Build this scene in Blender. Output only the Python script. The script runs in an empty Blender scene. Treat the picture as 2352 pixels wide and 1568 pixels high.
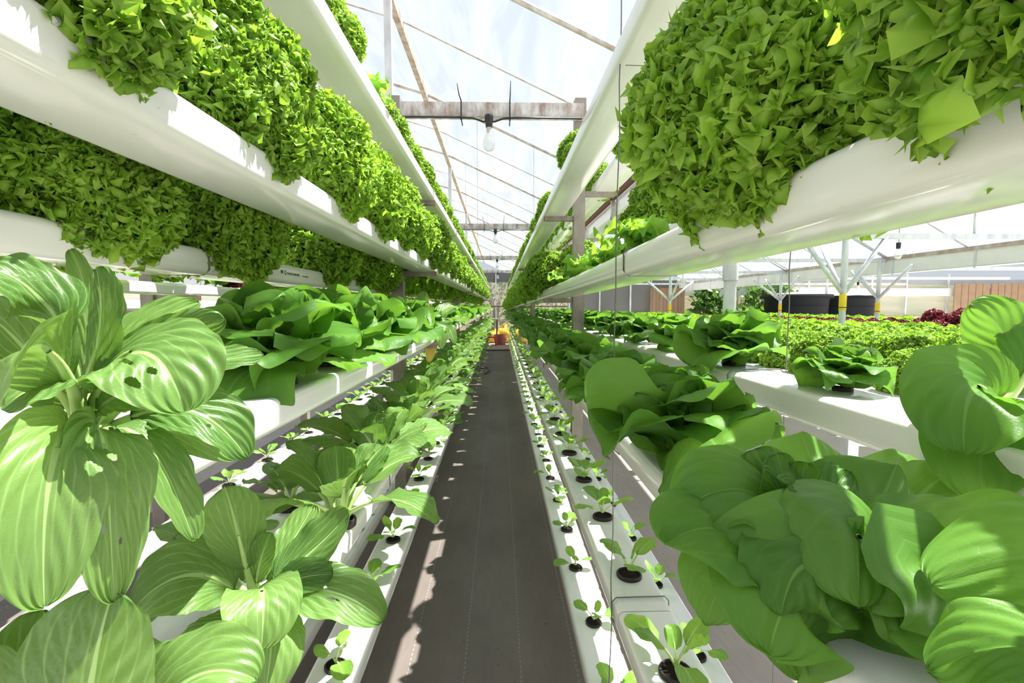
import bpy, math, random
import numpy as np
from mathutils import Vector, Matrix
scene = bpy.context.scene
COL = scene.collection
PI = math.pi
CAM = 1.0                      # eye height above the ground cloth
FPX = 1090.0                   # focal length in pixels of the 2352 px frame
# ------------------------------------------------------------------ helpers
def tag(o, label=None, cat=None, group=None, kind=None):
    if label: o['label'] = label
    if cat: o['category'] = cat
    if group: o['group'] = group
    if kind: o['kind'] = kind
    return o
def link(name, data, parent=None, loc=None, rotz=None):
    o = bpy.data.objects.new(name, data); COL.objects.link(o)
    if parent is not None: o.parent = parent
    if loc is not None: o.location = loc
    if rotz is not None: o.rotation_euler = (0, 0, rotz)
    return o
def thing(name, label, cat, loc=(0, 0, 0), rotz=0, group=None):
    return tag(link(name, None, None, loc, rotz), label, cat, group)
def mesh(name, V, F, mats, uv=None, smooth=True, mi=None):
    """V n x 3, F list of index lists or an m x 4 array"""
    me = bpy.data.meshes.new(name)
    V = np.asarray(V, dtype=np.float32)
    if isinstance(F, np.ndarray):
        nf, k = F.shape
        me.vertices.add(len(V)); me.vertices.foreach_set('co', V.ravel())
        me.loops.add(nf * k); me.loops.foreach_set('vertex_index', F.astype(np.int32).ravel())
        me.polygons.add(nf)
        me.polygons.foreach_set('loop_start', np.arange(0, nf * k, k, dtype=np.int32))
        me.polygons.foreach_set('loop_total', np.full(nf, k, dtype=np.int32))
        li = F.ravel()
    else:
        me.from_pydata([tuple(map(float, v)) for v in V], [], F)
        li = np.concatenate([np.asarray(f) for f in F]) if F else np.zeros(0, int)
    if uv is not None:
        l = me.uv_layers.new(name='UVMap')
        l.data.foreach_set('uv', np.asarray(uv, dtype=np.float32)[li].ravel())
    for m in (mats if isinstance(mats, (list, tuple)) else [mats]):
        me.materials.append(m)
    if mi is not None: me.polygons.foreach_set('material_index', np.asarray(mi, dtype=np.int32))
    if smooth: me.polygons.foreach_set('use_smooth', np.ones(len(me.polygons), dtype=bool))
    me.update(calc_edges=True); me.validate()
    return me
class MB:
    """collects boxes, bars, tubes into one mesh"""
    def __init__(s): s.V = []; s.F = []; s.uv = []; s.mi = []
    def add(s, V, F, uv=None, mi=0):
        n = len(s.V); V = [tuple(map(float, v)) for v in V]
        s.V += V; s.F += [[int(i) + n for i in f] for f in F]
        s.uv += [tuple(map(float, u)) for u in uv] if uv is not None else [(0.5, 0.5)] * len(V)
        s.mi += [mi] * len(F)
    def box(s, x0, x1, y0, y1, z0, z1, mi=0):
        V = [(x, y, z) for z in (z0, z1) for y in (y0, y1) for x in (x0, x1)]
        s.add(V, [(0, 2, 3, 1), (4, 5, 7, 6), (0, 1, 5, 4), (2, 6, 7, 3), (0, 4, 6, 2), (1, 3, 7, 5)], mi=mi)
    def bar(s, a, b, w, h, up=(0, 0, 1), mi=0):
        a = Vector(a); b = Vector(b); t = (b - a).normalized(); up = Vector(up)
        if abs(t.dot(up)) > .98: up = Vector((0, 1, 0))
        x = t.cross(up).normalized() * w / 2; y = x.cross(t).normalized() * h / 2
        V = [p + i * x + j * y for p in (a, b) for i, j in ((-1, -1), (1, -1), (1, 1), (-1, 1))]
        s.add(V, [(0, 3, 2, 1), (4, 5, 6, 7), (0, 1, 5, 4), (1, 2, 6, 5), (2, 3, 7, 6), (3, 0, 4, 7)], mi=mi)
    def tube(s, pts, r, n=8, mi=0, cap=True):
        pts = [Vector(p) for p in pts]; m = len(pts)
        rs = r if isinstance(r, (list, tuple)) else [r] * m
        V = []; F = []; prev = None
        for i, p in enumerate(pts):
            t = (pts[min(i + 1, m - 1)] - pts[max(i - 1, 0)]).normalized()
            if prev is None:
                up = Vector((0, 0, 1)) if abs(t.z) < .95 else Vector((0, 1, 0))
                x = t.cross(up).normalized()
            else:
                x = (prev - t * prev.dot(t)).normalized()
            prev = x; y = t.cross(x)
            for k in range(n):
                a = 2 * PI * k / n; V.append(p + (x * math.cos(a) + y * math.sin(a)) * rs[i])
        for i in range(m - 1):
            for k in range(n):
                k2 = (k + 1) % n; F.append((i * n + k, i * n + k2, (i + 1) * n + k2, (i + 1) * n + k))
        if cap: F.append(tuple(range(n))[::-1]); F.append(tuple(range((m - 1) * n, m * n)))
        s.add(V, F, mi=mi)
    def lathe(s, prof, n=24, c=(0, 0, 0), mi=0):
        V = []; F = []; m = len(prof)
        for r, z in prof:
            for k in range(n):
                a = 2 * PI * k / n; V.append((c[0] + r * math.cos(a), c[1] + r * math.sin(a), c[2] + z))
        for i in range(m - 1):
            for k in range(n):
                k2 = (k + 1) % n; F.append((i * n + k, i * n + k2, (i + 1) * n + k2, (i + 1) * n + k))
        s.add(V, F, mi=mi)
    def prism(s, prof, y0, y1, mi=0):
        """closed (x,z) outline drawn out along y"""
        n = len(prof); V = [(x, y0, z) for x, z in prof] + [(x, y1, z) for x, z in prof]
        F = [(k, (k + 1) % n, n + (k + 1) % n, n + k) for k in range(n)]
        F += [tuple(range(n))[::-1], tuple(range(n, 2 * n))]
        s.add(V, F, mi=mi)
    def me(s, name, mats, smooth=False): return mesh(name, s.V, s.F, mats, s.uv, smooth, s.mi)
    def build(s, name, mats, parent=None, smooth=False, loc=None): return link(name, s.me(name, mats, smooth), parent, loc)
def autosmooth(o, deg=40):
    me = o.data
    me.polygons.foreach_set('use_smooth', np.ones(len(me.polygons), dtype=bool))
    try: me.set_sharp_from_angle(angle=math.radians(deg))
    except Exception: pass
    return o
def clone(root, loc, rotz, label, group=None, s=1.0):
    r = root.copy(); COL.objects.link(r); r.location = loc; r.rotation_euler = (0, 0, rotz); r.scale = (s, s, s)
    r['label'] = label
    if group: r['group'] = group
    elif 'group' in r: del r['group']
    for ch in list(root.children):
        c = ch.copy(); COL.objects.link(c); c.parent = r
        for g in list(ch.children):
            d = g.copy(); COL.objects.link(d); d.parent = c
    return r
ORD = ['first', 'second', 'third', 'fourth', 'fifth', 'sixth', 'seventh', 'eighth', 'ninth', 'tenth', 'eleventh', 'twelfth', 'thirteenth', 'fourteenth', 'fifteenth', 'sixteenth',
       'seventeenth', 'eighteenth', 'nineteenth', 'twentieth']
# ------------------------------------------------------------------ materials
class NT:
    def __init__(s, name):
        s.m = bpy.data.materials.new(name); s.m.use_nodes = True; s.t = s.m.node_tree; s.t.nodes.clear()
        s.out = s.t.nodes.new('ShaderNodeOutputMaterial')
    def n(s, kind, **kw):
        x = s.t.nodes.new('ShaderNode' + kind)
        for k, v in kw.items():
            if k in x.inputs.keys(): s.put(x.inputs[k], v)
            else: setattr(x, k, v)
        return x
    def put(s, sock, v):
        if hasattr(v, 'is_linked') or isinstance(v, bpy.types.NodeSocket): s.t.links.new(v, sock)
        else: sock.default_value = v
    def math(s, op, a, b=None, clamp=False):
        x = s.t.nodes.new('ShaderNodeMath'); x.operation = op; x.use_clamp = clamp
        s.put(x.inputs[0], a)
        if b is not None: s.put(x.inputs[1], b)
        return x.outputs[0]
    def mix(s, f, a, b):
        x = s.t.nodes.new('ShaderNodeMix'); x.data_type = 'RGBA'
        s.put(x.inputs[0], f); s.put(x.inputs[6], a); s.put(x.inputs[7], b)
        return x.outputs[2]
    def ramp(s, f, stops):
        x = s.t.nodes.new('ShaderNodeValToRGB'); s.put(x.inputs[0], f)
        e = x.color_ramp.elements
        while len(e) < len(stops): e.new(.5)
        for q, (p, c) in zip(e, stops): q.position = p; q.color = c if len(c) == 4 else (*c, 1)
        return x.outputs[0]
    def noise(s, scale, detail=3, vec=None, rough=.5, dist=0):
        x = s.t.nodes.new('ShaderNodeTexNoise'); x.inputs['Scale'].default_value = scale; x.inputs['Detail'].default_value = detail
        x.inputs['Roughness'].default_value = rough; x.inputs['Distortion'].default_value = dist
        if vec is not None: s.put(x.inputs['Vector'], vec)
        return x.outputs[0]
    def coord(s, which='Object'): return s.t.nodes.new('ShaderNodeTexCoord').outputs[which]
    def xyz(s, v):
        x = s.t.nodes.new('ShaderNodeSeparateXYZ'); s.put(x.inputs[0], v); return x.outputs
    def map(s, v, scale=(1, 1, 1), rot=(0, 0, 0)):
        x = s.t.nodes.new('ShaderNodeMapping'); s.put(x.inputs[0], v); x.inputs['Scale'].default_value = scale; x.inputs['Rotation'].default_value = rot
        return x.outputs[0]
    def bump(s, h, strength=.3, dist=.002):
        x = s.t.nodes.new('ShaderNodeBump'); x.inputs['Strength'].default_value = strength; x.inputs['Distance'].default_value = dist
        s.put(x.inputs['Height'], h); return x.outputs[0]
    def pbsdf(s, col, rough=.5, spec=.5, metal=0, normal=None, **kw):
        x = s.t.nodes.new('ShaderNodeBsdfPrincipled'); s.put(x.inputs['Base Color'], col if not isinstance(col, tuple) or len(col) == 4 else (*col, 1))
        s.put(x.inputs['Roughness'], rough); x.inputs['Specular IOR Level'].default_value = spec; x.inputs['Metallic'].default_value = metal
        if normal is not None: s.put(x.inputs['Normal'], normal)
        for k, v in kw.items(): s.put(x.inputs[k], v)
        return x.outputs[0]
    def done(s, sh): s.t.links.new(sh, s.out.inputs[0]); return s.m
def simple(name, col, rough=.5, spec=.5, metal=0, var=.12, scale=30):
    t = NT(name); n = t.noise(scale, 4, t.coord('Object'))
    c = t.mix(n, tuple(max(0, v * (1 - var)) for v in col) + (1,), tuple(min(1, v * (1 + var)) for v in col) + (1,))
    return t.done(t.pbsdf(c, rough, spec, metal))
def leaf_mat(name, dark, light, trans, vein=None, veins=0, tf=.38, rough=.36, spec=.45, nscale=14, bump=.25, bscale=60, edge=None, vm=.75):
    """green leaf: pigment varied by noise, paler veins laid along the leaf's own UV, light passing through"""
    t = NT(name); uv = t.coord('UV'); oc = t.coord('Object'); u = t.xyz(uv)
    info = t.t.nodes.new('ShaderNodeObjectInfo')
    nz = t.noise(nscale, 3, oc)
    f = t.math('ADD', nz, t.math('MULTIPLY', t.math('SUBTRACT', info.outputs['Random'], .5), .35), True)
    f = t.ramp(f, [(.32, (0, 0, 0)), (.68, (1, 1, 1))])
    c = t.mix(f, (*dark, 1), (*light, 1)); tc = t.mix(f, tuple(.8 * q for q in trans) + (1,), (*trans, 1))
    h = t.noise(bscale, 2, oc)
    if edge: 
        e = t.ramp(u[1], [(.72, (0, 0, 0)), (1, (1, 1, 1))]); c = t.mix(t.math('MULTIPLY', e, .6), c, (*edge, 1))
    if vein is not None:
        au = t.math('ABSOLUTE', t.math('SUBTRACT', u[0], .5))
        wd = t.math('ADD', t.math('MULTIPLY', t.math('POWER', t.math('SUBTRACT', 1, u[1], True), 2.2), .085), .011)
        mid = t.math('SUBTRACT', 1, t.math('DIVIDE', au, wd), True); mid = t.ramp(mid, [(.0, (0, 0, 0)), (.35, (1, 1, 1))])
        rt = t.math('DIVIDE', au, t.math('ADD', t.math('POWER', t.math('ADD', u[1], .004), .72), .03))
        rt = t.math('ADD', rt, t.math('MULTIPLY', t.math('SUBTRACT', t.noise(3.2, 2, uv), .5), .10))
        w = t.math('ABSOLUTE', t.math('SUBTRACT', t.math('FRACT', t.math('MULTIPLY', rt, veins)), .5))
        side = t.ramp(w, [(.0, (1, 1, 1)), (.045, (.6, .6, .6)), (.12, (0, 0, 0))])
        fine = t.t.nodes.new('ShaderNodeTexVoronoi'); fine.feature = 'DISTANCE_TO_EDGE'; fine.inputs['Scale'].default_value = 16; t.put(fine.inputs['Vector'], t.map(uv, (1, 1.9, 1)))
        fn = t.ramp(fine.outputs['Distance'], [(.0, (.30, .30, .30)), (.05, (0, 0, 0))])
        side = t.math('MAXIMUM', side, fn)
        side = t.math('MULTIPLY', side, t.ramp(u[1], [(.0, (1, 1, 1)), (.75, (.7, .7, .7)), (.97, (.1, .1, .1))]))
        vmk = t.math('MAXIMUM', mid, t.math('MULTIPLY', side, vm))
        c = t.mix(t.math('MULTIPLY', vmk, .85), c, (*vein, 1)); tc = t.mix(t.math('MULTIPLY', vmk, .5), tc, (*vein, 1))
        h = t.math('SUBTRACT', t.math('ADD', t.math('MULTIPLY', h, .5), t.math('MULTIPLY', w, .5)), t.math('MULTIPLY', fn, .12))
    nm = t.bump(h, bump, .003)
    p = t.pbsdf(c, rough, spec, 0, nm)
    tr = t.n('BsdfTranslucent', Color=tc, Normal=nm).outputs[0]
    mx = t.n('MixShader'); mx.inputs[0].default_value = tf; t.put(mx.inputs[1], p); t.put(mx.inputs[2], tr)
    return t.done(mx.outputs[0])
SKY, SUN, EXPO = 0.75, 17.0, 0.0
# ------------------------------------------------------------------ plants
M = {}
M['frill'] = leaf_mat('frilly lettuce leaf', (.12, .285, .019), (.27, .48, .042), (.47, .76, .055), tf=.44, rough=.4, spec=.35, nscale=9, bscale=90, bump=.3, edge=(.44, .62, .10))  # edge: naturally paler rim, brightened further to look sunlit
M['butter'] = leaf_mat('butterhead leaf', (.068, .185, .025), (.125, .28, .042), (.24, .51, .045), vein=(.20, .36, .08), veins=4.5, tf=.36, rough=.4, spec=.28, nscale=6, bscale=42, bump=.45, vm=.35)
M['pak'] = leaf_mat('pak choi leaf', (.075, .170, .034), (.155, .275, .068), (.27, .50, .06), vein=(.40, .58, .22), veins=6.2, tf=.30, rough=.36, spec=.38, nscale=6, bscale=50, bump=.3, vm=.6)
M['sprout'] = leaf_mat('seedling leaf', (.10, .25, .03), (.17, .36, .05), (.36, .62, .06), vein=(.34, .52, .16), veins=5, tf=.36, rough=.33, nscale=20, bscale=60)
M['oak'] = leaf_mat('oakleaf lettuce leaf', (.14, .36, .04), (.22, .48, .06), (.45, .70, .06), tf=.45, rough=.33, nscale=9, bscale=60)
M['yellow'] = leaf_mat('yellowed leaf', (.62, .42, .05), (.75, .55, .10), (.85, .60, .08), vein=(.70, .62, .2), veins=5, tf=.35)
M['red'] = leaf_mat('red lettuce leaf', (.10, .010, .018), (.20, .02, .03), (.35, .03, .05), tf=.3, rough=.4, nscale=20)
M['stalk'] = simple('pale green leaf stalk', (.42, .58, .20), .35, .5, var=.15, scale=25)
M['stalk_pale'] = simple('whitish stalk base', (.62, .66, .40), .4, .5, var=.15, scale=25)
M['cup'] = simple('dark brown net cup plastic', (.020, .014, .012), .55, .4, var=.3, scale=200)
M['cup_dark'] = simple('painted dark inside net cup', (.012, .008, .006), .9, .2, var=.5, scale=150)  # dark of the cup's inside, painted on a flat disc; no hollow cut
def grid_faces(nu, nv):
    i = np.arange((nv - 1) * nu).reshape(nv - 1, nu)[:, :-1].ravel()
    return np.stack([i, i + 1, i + nu + 1, i + nu], 1)
def bend(L, a0, a1, p, n=60, amax=1.4):
    """arc table of a spine that leaves at angle a0 and ends at a1: arc, r, h, angle"""
    s = np.linspace(0, amax, n) * L
    t = np.clip(s / L, 0, 1.25)
    a = a0 + (a1 - a0) * t ** p
    ds = s[1] - s[0]
    r = np.concatenate([[0], np.cumsum(np.cos(a[:-1]) * ds)]); h = np.concatenate([[0], np.cumsum(np.sin(a[:-1]) * ds)])
    return s, r, h, a
def fan_leaf(rng, L, th, a0, a1, p=1.3, ns=10, nt=40, waves=(), out=(1.0,), neck=.25, cup=0.0, teeth=0.0, points=None, rnd=.18):
    """fan-shaped leaf: rows run out from the base, columns round the fan; waves = (power, per-leaf frequency, amplitude/L) frills growing to the margin"""
    s = np.linspace(0, 1, ns)[:, None]; q = np.linspace(-1, 1, nt)[None, :]
    ang = q * th
    R = L * (1 - rnd * np.abs(q) ** 2.2) * (1 + .05 * np.sin(3 * q + rng.uniform(0, 6)) + .04 * np.sin(7 * q + rng.uniform(0, 6)))
    if teeth:
        ph = rng.uniform(0, 6); k = nt * .5
        R = R * (1 + teeth * (np.abs(((q * k / 2 + ph) % 1) - .5) * 2 - .5) * s ** 6 + teeth * .8 * np.sin(q * 23 + ph) * s ** 5)
    if points is not None:
        pr = np.array([points[(j + 0) % len(points)] for j in range(nt)])[None, :] * rng.uniform(.86, 1.14, nt)[None, :]
        R = R * (1 + (pr - 1) * s ** 2.5)
    rr = s * R
    w = np.clip(s / neck, 0, 1); squeeze = .22 + .78 * (w * w * (3 - 2 * w))
    A = rr * np.cos(ang * squeeze); B = rr * np.sin(ang * squeeze)
    D = cup * (B / L) ** 2 * L
    for pw, k, amp in waves:
        p1 = rng.uniform(0, 6.28); p2 = rng.uniform(-.25, .25)
        wv = np.sin(q * k + p1 + p2 * 6 * s); am = amp * L * s ** pw * rng.uniform(.8, 1.2)
        am = am * (1 + .45 * np.sin(q * k * .37 + p1 * 2))
        D = D + am * wv
        tg = am * .75 * np.cos(q * k + p1 + 1.1)
        B = B + tg * np.cos(ang); A = A - tg * np.sin(ang) * .7
    T, r, h, a = bend(L, a0, a1, p)
    A2 = np.clip(A, 0, T[-1])
    cr = np.interp(A2, T, r); ch = np.interp(A2, T, h); ca = np.interp(A2, T, a)
    x = cr - np.sin(ca) * D; z = ch + np.cos(ca) * D
    V = np.stack([x.ravel(), B.ravel(), z.ravel()], 1)
    uv = np.stack([(np.broadcast_to(q, x.shape) * .5 * np.clip(s * 1.3, 0, 1) + .5).ravel(), np.broadcast_to(s, x.shape).ravel()], 1)
    return V, grid_faces(nt, ns), uv
def spin(V, phi, base=(0, 0, 0), roll=0.0):
    c, s = math.cos(phi), math.sin(phi)
    V = V.copy()
    if roll:
        cr, sr = math.cos(roll), math.sin(roll); y = V[:, 1] * cr - V[:, 2] * sr; z = V[:, 1] * sr + V[:, 2] * cr; V[:, 1] = y; V[:, 2] = z
    return np.stack([V[:, 0] * c - V[:, 1] * s + base[0], V[:, 0] * s + V[:, 1] * c + base[1], V[:, 2] + base[2]], 1)
def join(parts):
    V = []; F = []; U = []; n = 0
    for v, f, u in parts:
        V.append(v); F.append(f + n); U.append(u); n += len(v)
    return np.concatenate(V), np.concatenate(F), np.concatenate(U)
GOLD = 2.39996
def frilly_parts(seed, lod, R=.115, droop=1.0):
    """a ball of frilled leaves whose small curled lobes face outwards all round and spill over the gutter's sides"""
    rng = np.random.default_rng(seed)
    ns, nt, n = [(9, 40, 36), (7, 26, 30), (5, 16, 24), (3, 9, 16)][lod]
    P = []
    for i in range(n):                        # the leaves themselves
        f = i / (n - 1)                       # 0 = outermost and lowest, 1 = heart
        phi = i * GOLD + rng.uniform(-.3, .3)
        e = math.radians(-48 * droop + 128 * f ** .9 + rng.uniform(-8, 8))
        L = R * (1.15 - .25 * f) * rng.uniform(.88, 1.1) * (.46 if lod < 3 else 1.2)
        a0 = min(e + math.radians(62 - 40 * f), 1.5); a1 = e - math.radians(22 - 10 * f)
        wv = [(1.6, 7, .08), (2.6, 17, .09)] if lod < 2 else ([(2.0, 5, .13), (3, 11, .10)] if lod == 2 else [(2, 3.5, .2)])
        v, fc, uv = fan_leaf(rng, L, .95 - .1 * f, a0, a1, .9, ns, nt, wv, neck=.35, cup=-.1)
        uv[:, 1] *= .7
        P.append((spin(v, phi, (0, 0, .012 + .035 * f), rng.uniform(-.5, .5)), fc, uv))
    m, cs, ct = [(6500, 5, 13), (3600, 4, 9), (1500, 4, 7), (0, 0, 0)][lod]
    lump = [(rng.normal(size=3), rng.uniform(.08, .26)) for _ in range(20)]
    lump = [(a / np.linalg.norm(a), s) for a, s in lump]
    for i in range(m):                        # the curled lobes along their margins
        f = (i + .5) / m
        z = -.86 * droop + (1 + .86 * droop) * f
        el = math.asin(max(-1, min(1, z))); phi = i * GOLD + rng.uniform(-.2, .2)
        dv = np.array([math.cos(el) * math.cos(phi), math.cos(el) * math.sin(phi), math.sin(el)])
        k = .88 + max([s * min(1, max(0, (dv @ a - .78) / .12)) for a, s in lump])
        rad = R * (1.02 - .42 * rng.random() ** 1.8) * k * .92
        if el < 0: rad *= 1 + .04 * math.sin(-2 * el)
        L = (.0108, .0138, .0185, 0)[lod] * rng.uniform(.7, 1.4)
        b0 = rng.uniform(-.9, .9); b1 = b0 + rng.uniform(1.6, 4.2) * (1 if rng.random() < .5 else -1)
        wv = [(1.0, 5.2, .34), (1.4, 10.5, .24)] if lod < 2 else [(1.1, 4.2, .40), (2, 8, .15)]
        v, fc, uv = fan_leaf(rng, L, 1.45, b0, b1, 1.3, cs, ct, wv, neck=.3, cup=.3, points=([1.25, .85, .6, .85], [1.25, .62], [1.2, .72], [1])[lod])
        uv[:, 1] = .55 + .45 * uv[:, 1]
        v = spin(v, 0, (0, 0, 0), rng.uniform(0, 6.28))          # turn about its own axis, then point outwards
        ca, sa = math.cos(el), math.sin(el)
        x = v[:, 0] + rad; w = np.stack([x * ca - v[:, 2] * sa, v[:, 1], x * sa + v[:, 2] * ca], 1)
        P.append((spin(w, phi, (0, 0, .076)), fc, uv))
    return P
# spoon-shaped leaf along a cubic curve
def bez(P, t):
    P = np.asarray(P, float); t = np.asarray(t)[:, None]
    return (1 - t) ** 3 * P[0] + 3 * (1 - t) ** 2 * t * P[1] + 3 * (1 - t) * t * t * P[2] + t ** 3 * P[3]
def nrm(v): return v / np.maximum(np.linalg.norm(v, axis=-1, keepdims=True), 1e-9)
def spoon(P, W, N0, N1=None, t0=.36, nu=11, nv=18, cup=.5, ruf=.06, rfreq=9, rib=.0016, seed=0, tipw=.42, centre=.56, wavy=.0, holes=()):
    """blade of a spoon-shaped leaf; N0 / N1 = which way the upper face looks at base and tip"""
    rng = np.random.default_rng(seed)
    ln = np.linspace(0, 1, nv); t = t0 + (1 - t0) * (.45 * ln + .55 * (1 - (1 - ln) ** 2.2))
    S = bez(P, t); e = 1e-3
    T = nrm(bez(P, np.clip(t + e, 0, 1.01)) - bez(P, t - e))
    tau = (t - t0) / (1 - t0)
    N0 = np.asarray(N0, float); N1 = N0 if N1 is None else np.asarray(N1, float)
    N = N0 + (N1 - N0) * tau[:, None]
    B = nrm(np.cross(T, N)); N = nrm(np.cross(B, T))
    x = np.where(tau < centre, (tau - centre) / centre, (tau - centre) / (1 - centre))
    w = W * np.sqrt(np.clip(1 - np.abs(x) ** np.where(tau < centre, 1.9, 2.1), 0, 1)) + .0012
    u = np.linspace(-1, 1, nu)
    ph = rng.uniform(0, 6.28, 4)
    phi = cup * (1 + .3 * np.sin(tau * 3 + ph[3]))[:, None] * u[None, :]
    cc = np.where(np.abs(phi) < 1e-4, 1e-4, phi); cs = cup * (1 + .3 * np.sin(tau * 3 + ph[3]))[:, None] + 1e-4
    X = w[:, None] * np.sin(phi) / cs; Z = w[:, None] * (1 - np.cos(phi)) / cs
    edge = np.abs(u)[None, :] ** 2.5
    Z = Z + W * ruf * edge * (np.sin(rfreq * tau[:, None] * 1.6 + np.sign(u)[None, :] * ph[0]) + .6 * np.sin(rfreq * 2.7 * tau[:, None] + np.sign(u)[None, :] * ph[1]))
    Z = Z + rib * np.sin(2 * PI * 6.5 * (tau[:, None] - .5 * np.abs(u)[None, :])) * np.clip(np.abs(u)[None, :] * 3, 0, 1)
    Z = Z - W * .05 * np.exp(-(u[None, :] / .12) ** 2)
    if wavy: Z = Z + W * wavy * np.sin(tau[:, None] * 5 + ph[2]) * (.3 + .7 * np.abs(u)[None, :]) * np.where(u < 0, 1, .6)[None, :]
    V = S[:, None, :] + B[:, None, :] * X[..., None] + N[:, None, :] * Z[..., None]
    uv = np.stack([np.broadcast_to(u * .5 + .5, X.shape).ravel(), np.broadcast_to(tau[:, None], X.shape).ravel()], 1)
    F = grid_faces(nu, nv)
    if len(holes):
        cu = uv[F].mean(1); keep = np.ones(len(F), bool)
        for hu, hv, ru, rv in holes: keep &= ((cu[:, 0] - hu) / ru) ** 2 + ((cu[:, 1] - hv) / rv) ** 2 > 1
        F = F[keep]
    return V.reshape(-1, 3), F, uv
def butter_parts(seed, lod, R=.128):
    """rosette of broad soft leaves: outer ones flop outwards in wide folds, inner ones stand and cup the heart"""
    rng = np.random.default_rng(seed)
    nu, nv, n = [(27, 26, 30), (15, 15, 25), (9, 9, 16)][lod]
    P = []
    for i in range(n):
        f = i / (n - 1); phi = i * GOLD + rng.uniform(-.25, .25)
        L = R * (1.12 - .52 * f) * rng.uniform(.85, 1.12)
        a0 = math.radians(40 + 44 * f ** .7 + rng.uniform(-10, 8)); a1 = math.radians(-66 + 150 * f ** .6 + rng.uniform(-26, 26))
        T, r, h, a = bend(L, a0, a1, 1.5)
        d = np.array([math.cos(phi), math.sin(phi), 0.]); sd = np.array([-d[1], d[0], 0.]); sw = rng.uniform(-.2, .2) * L
        pt = lambda s: d * np.interp(s * L, T, r) + sd * sw * s * s + np.array([0, 0, .008 + .03 * f + np.interp(s * L, T, h)])
        p0, q1, q2, p3 = pt(0), pt(.33), pt(.67), pt(1)
        c1 = (-5 * p0 + 18 * q1 - 9 * q2 + 2 * p3) / 6; c2 = (2 * p0 - 9 * q1 + 18 * q2 - 5 * p3) / 6
        am = (a0 + a1) / 2
        N = -d * math.sin(am) + np.array([0, 0, math.cos(am)]) + sd * rng.normal(0, .25)
        P.append(spoon([p0, c1, c2, p3], L * rng.uniform(.50, .66), N, None, .04, nu, nv, (rng.uniform(.3, .9) if f > .45 or rng.random() < .2 else -rng.uniform(.15, .75)), .13, 7, .0008, int(rng.integers(1e6)), centre=.60, wavy=rng.uniform(.10, .26)))
    return P
def oak_parts(seed, lod, R=.12):
    """loose head of pale, deeply waved leaves"""
    rng = np.random.default_rng(seed); nu, nv, n = [(23, 36, 15), (13, 18, 13), (9, 10, 10)][lod]; P = []
    for i in range(n):
        f = i / (n - 1); phi = i * GOLD + rng.uniform(-.3, .3); L = R * (1.2 - .4 * f) * rng.uniform(.85, 1.15)
        a0 = math.radians(38 + 40 * f + rng.uniform(-8, 8)); a1 = math.radians(-30 + 95 * f + rng.uniform(-22, 22))
        T, r, h, a = bend(L, a0, a1, 1.4); d = np.array([math.cos(phi), math.sin(phi), 0.])
        pt = lambda s: d * np.interp(s * L, T, r) + np.array([0, 0, .006 + np.interp(s * L, T, h)])
        p0, q1, q2, p3 = pt(0), pt(.33), pt(.67), pt(1)
        am = (a0 + a1) / 2; N = -d * math.sin(am) + np.array([0, 0, math.cos(am)])
        P.append(spoon([p0, (-5 * p0 + 18 * q1 - 9 * q2 + 2 * p3) / 6, (2 * p0 - 9 * q1 + 18 * q2 - 5 * p3) / 6, p3], L * .40, N, None, .08, nu, nv, rng.uniform(-.3, .6), .30, 13, .0006, int(rng.integers(1e6)), centre=.66, wavy=.25))
    return P
def stalk(P, N0, r0, r1, t1=.55, n=7, m=12, flat=.55, off=.5):
    """fleshy stalk running on under the blade as its midrib"""
    t = np.linspace(0, t1, m); S = bez(P, t); T = nrm(bez(P, np.clip(t + 1e-3, 0, 1.01)) - bez(P, t - 1e-3))
    B = nrm(np.cross(T, np.asarray(N0, float)[None, :])); N = np.cross(B, T)
    r = r0 + (r1 - r0) * np.clip(t / t1, 0, 1) ** .7
    a = np.linspace(0, 2 * PI, n, endpoint=False); off = 1.22
    V = S[:, None, :] + B[:, None, :] * (np.cos(a)[None, :, None] * r[:, None, None]) + N[:, None, :] * ((np.sin(a)[None, :, None] - off) * flat * r[:, None, None])
    i = np.arange(m - 1)[:, None] * n; k = np.arange(n)[None, :]
    F = np.stack([(i + k).ravel(), (i + (k + 1) % n).ravel(), (i + n + (k + 1) % n).ravel(), (i + n + k).ravel()], 1)
    return V.reshape(-1, 3), F, np.full((m * n, 2), .5)
def pak_specs(seed, n=12, L=.20, W=.047, spread=1.0):
    """leaf curves of a pak choi rosette: outer leaves lie low and arch over, inner ones stand"""
    rng = np.random.default_rng(seed); out = []
    for i in range(n):
        f = i / (n - 1); phi = i * GOLD + rng.uniform(-.3, .3)
        l = L * (1.08 - .45 * f) * rng.uniform(.9, 1.1)
        a0 = math.radians(36 + 42 * f + rng.uniform(-8, 8)); a1 = math.radians((-38 + 104 * f) * spread + rng.uniform(-18, 18))
        T, r, h, a = bend(l, a0, a1, 1.5)
        k = [0, 20, 40, 42]
        d = np.array([math.cos(phi), math.sin(phi), 0])
        pt = lambda s: d * np.interp(s * l, T, r) + np.array([0, 0, .012 + np.interp(s * l, T, h)])
        p0, q1, q2, p3 = pt(0), pt(.33), pt(.67), pt(1)
        c1 = (-5 * p0 + 18 * q1 - 9 * q2 + 2 * p3) / 6; c2 = (2 * p0 - 9 * q1 + 18 * q2 - 5 * p3) / 6
        N = np.array([-d[0] * math.sin((a0 + a1) / 2), -d[1] * math.sin((a0 + a1) / 2), math.cos((a0 + a1) / 2)]) + rng.normal(0, .18, 3)
        out.append(dict(P=[p0, c1, c2, p3], W=W * (1.05 - .35 * f) * rng.uniform(.85, 1.15), N0=N, cup=rng.uniform(.2, .7) * (1 if rng.random() > .3 else -1), seed=seed * 50 + i))
    return out
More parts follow.
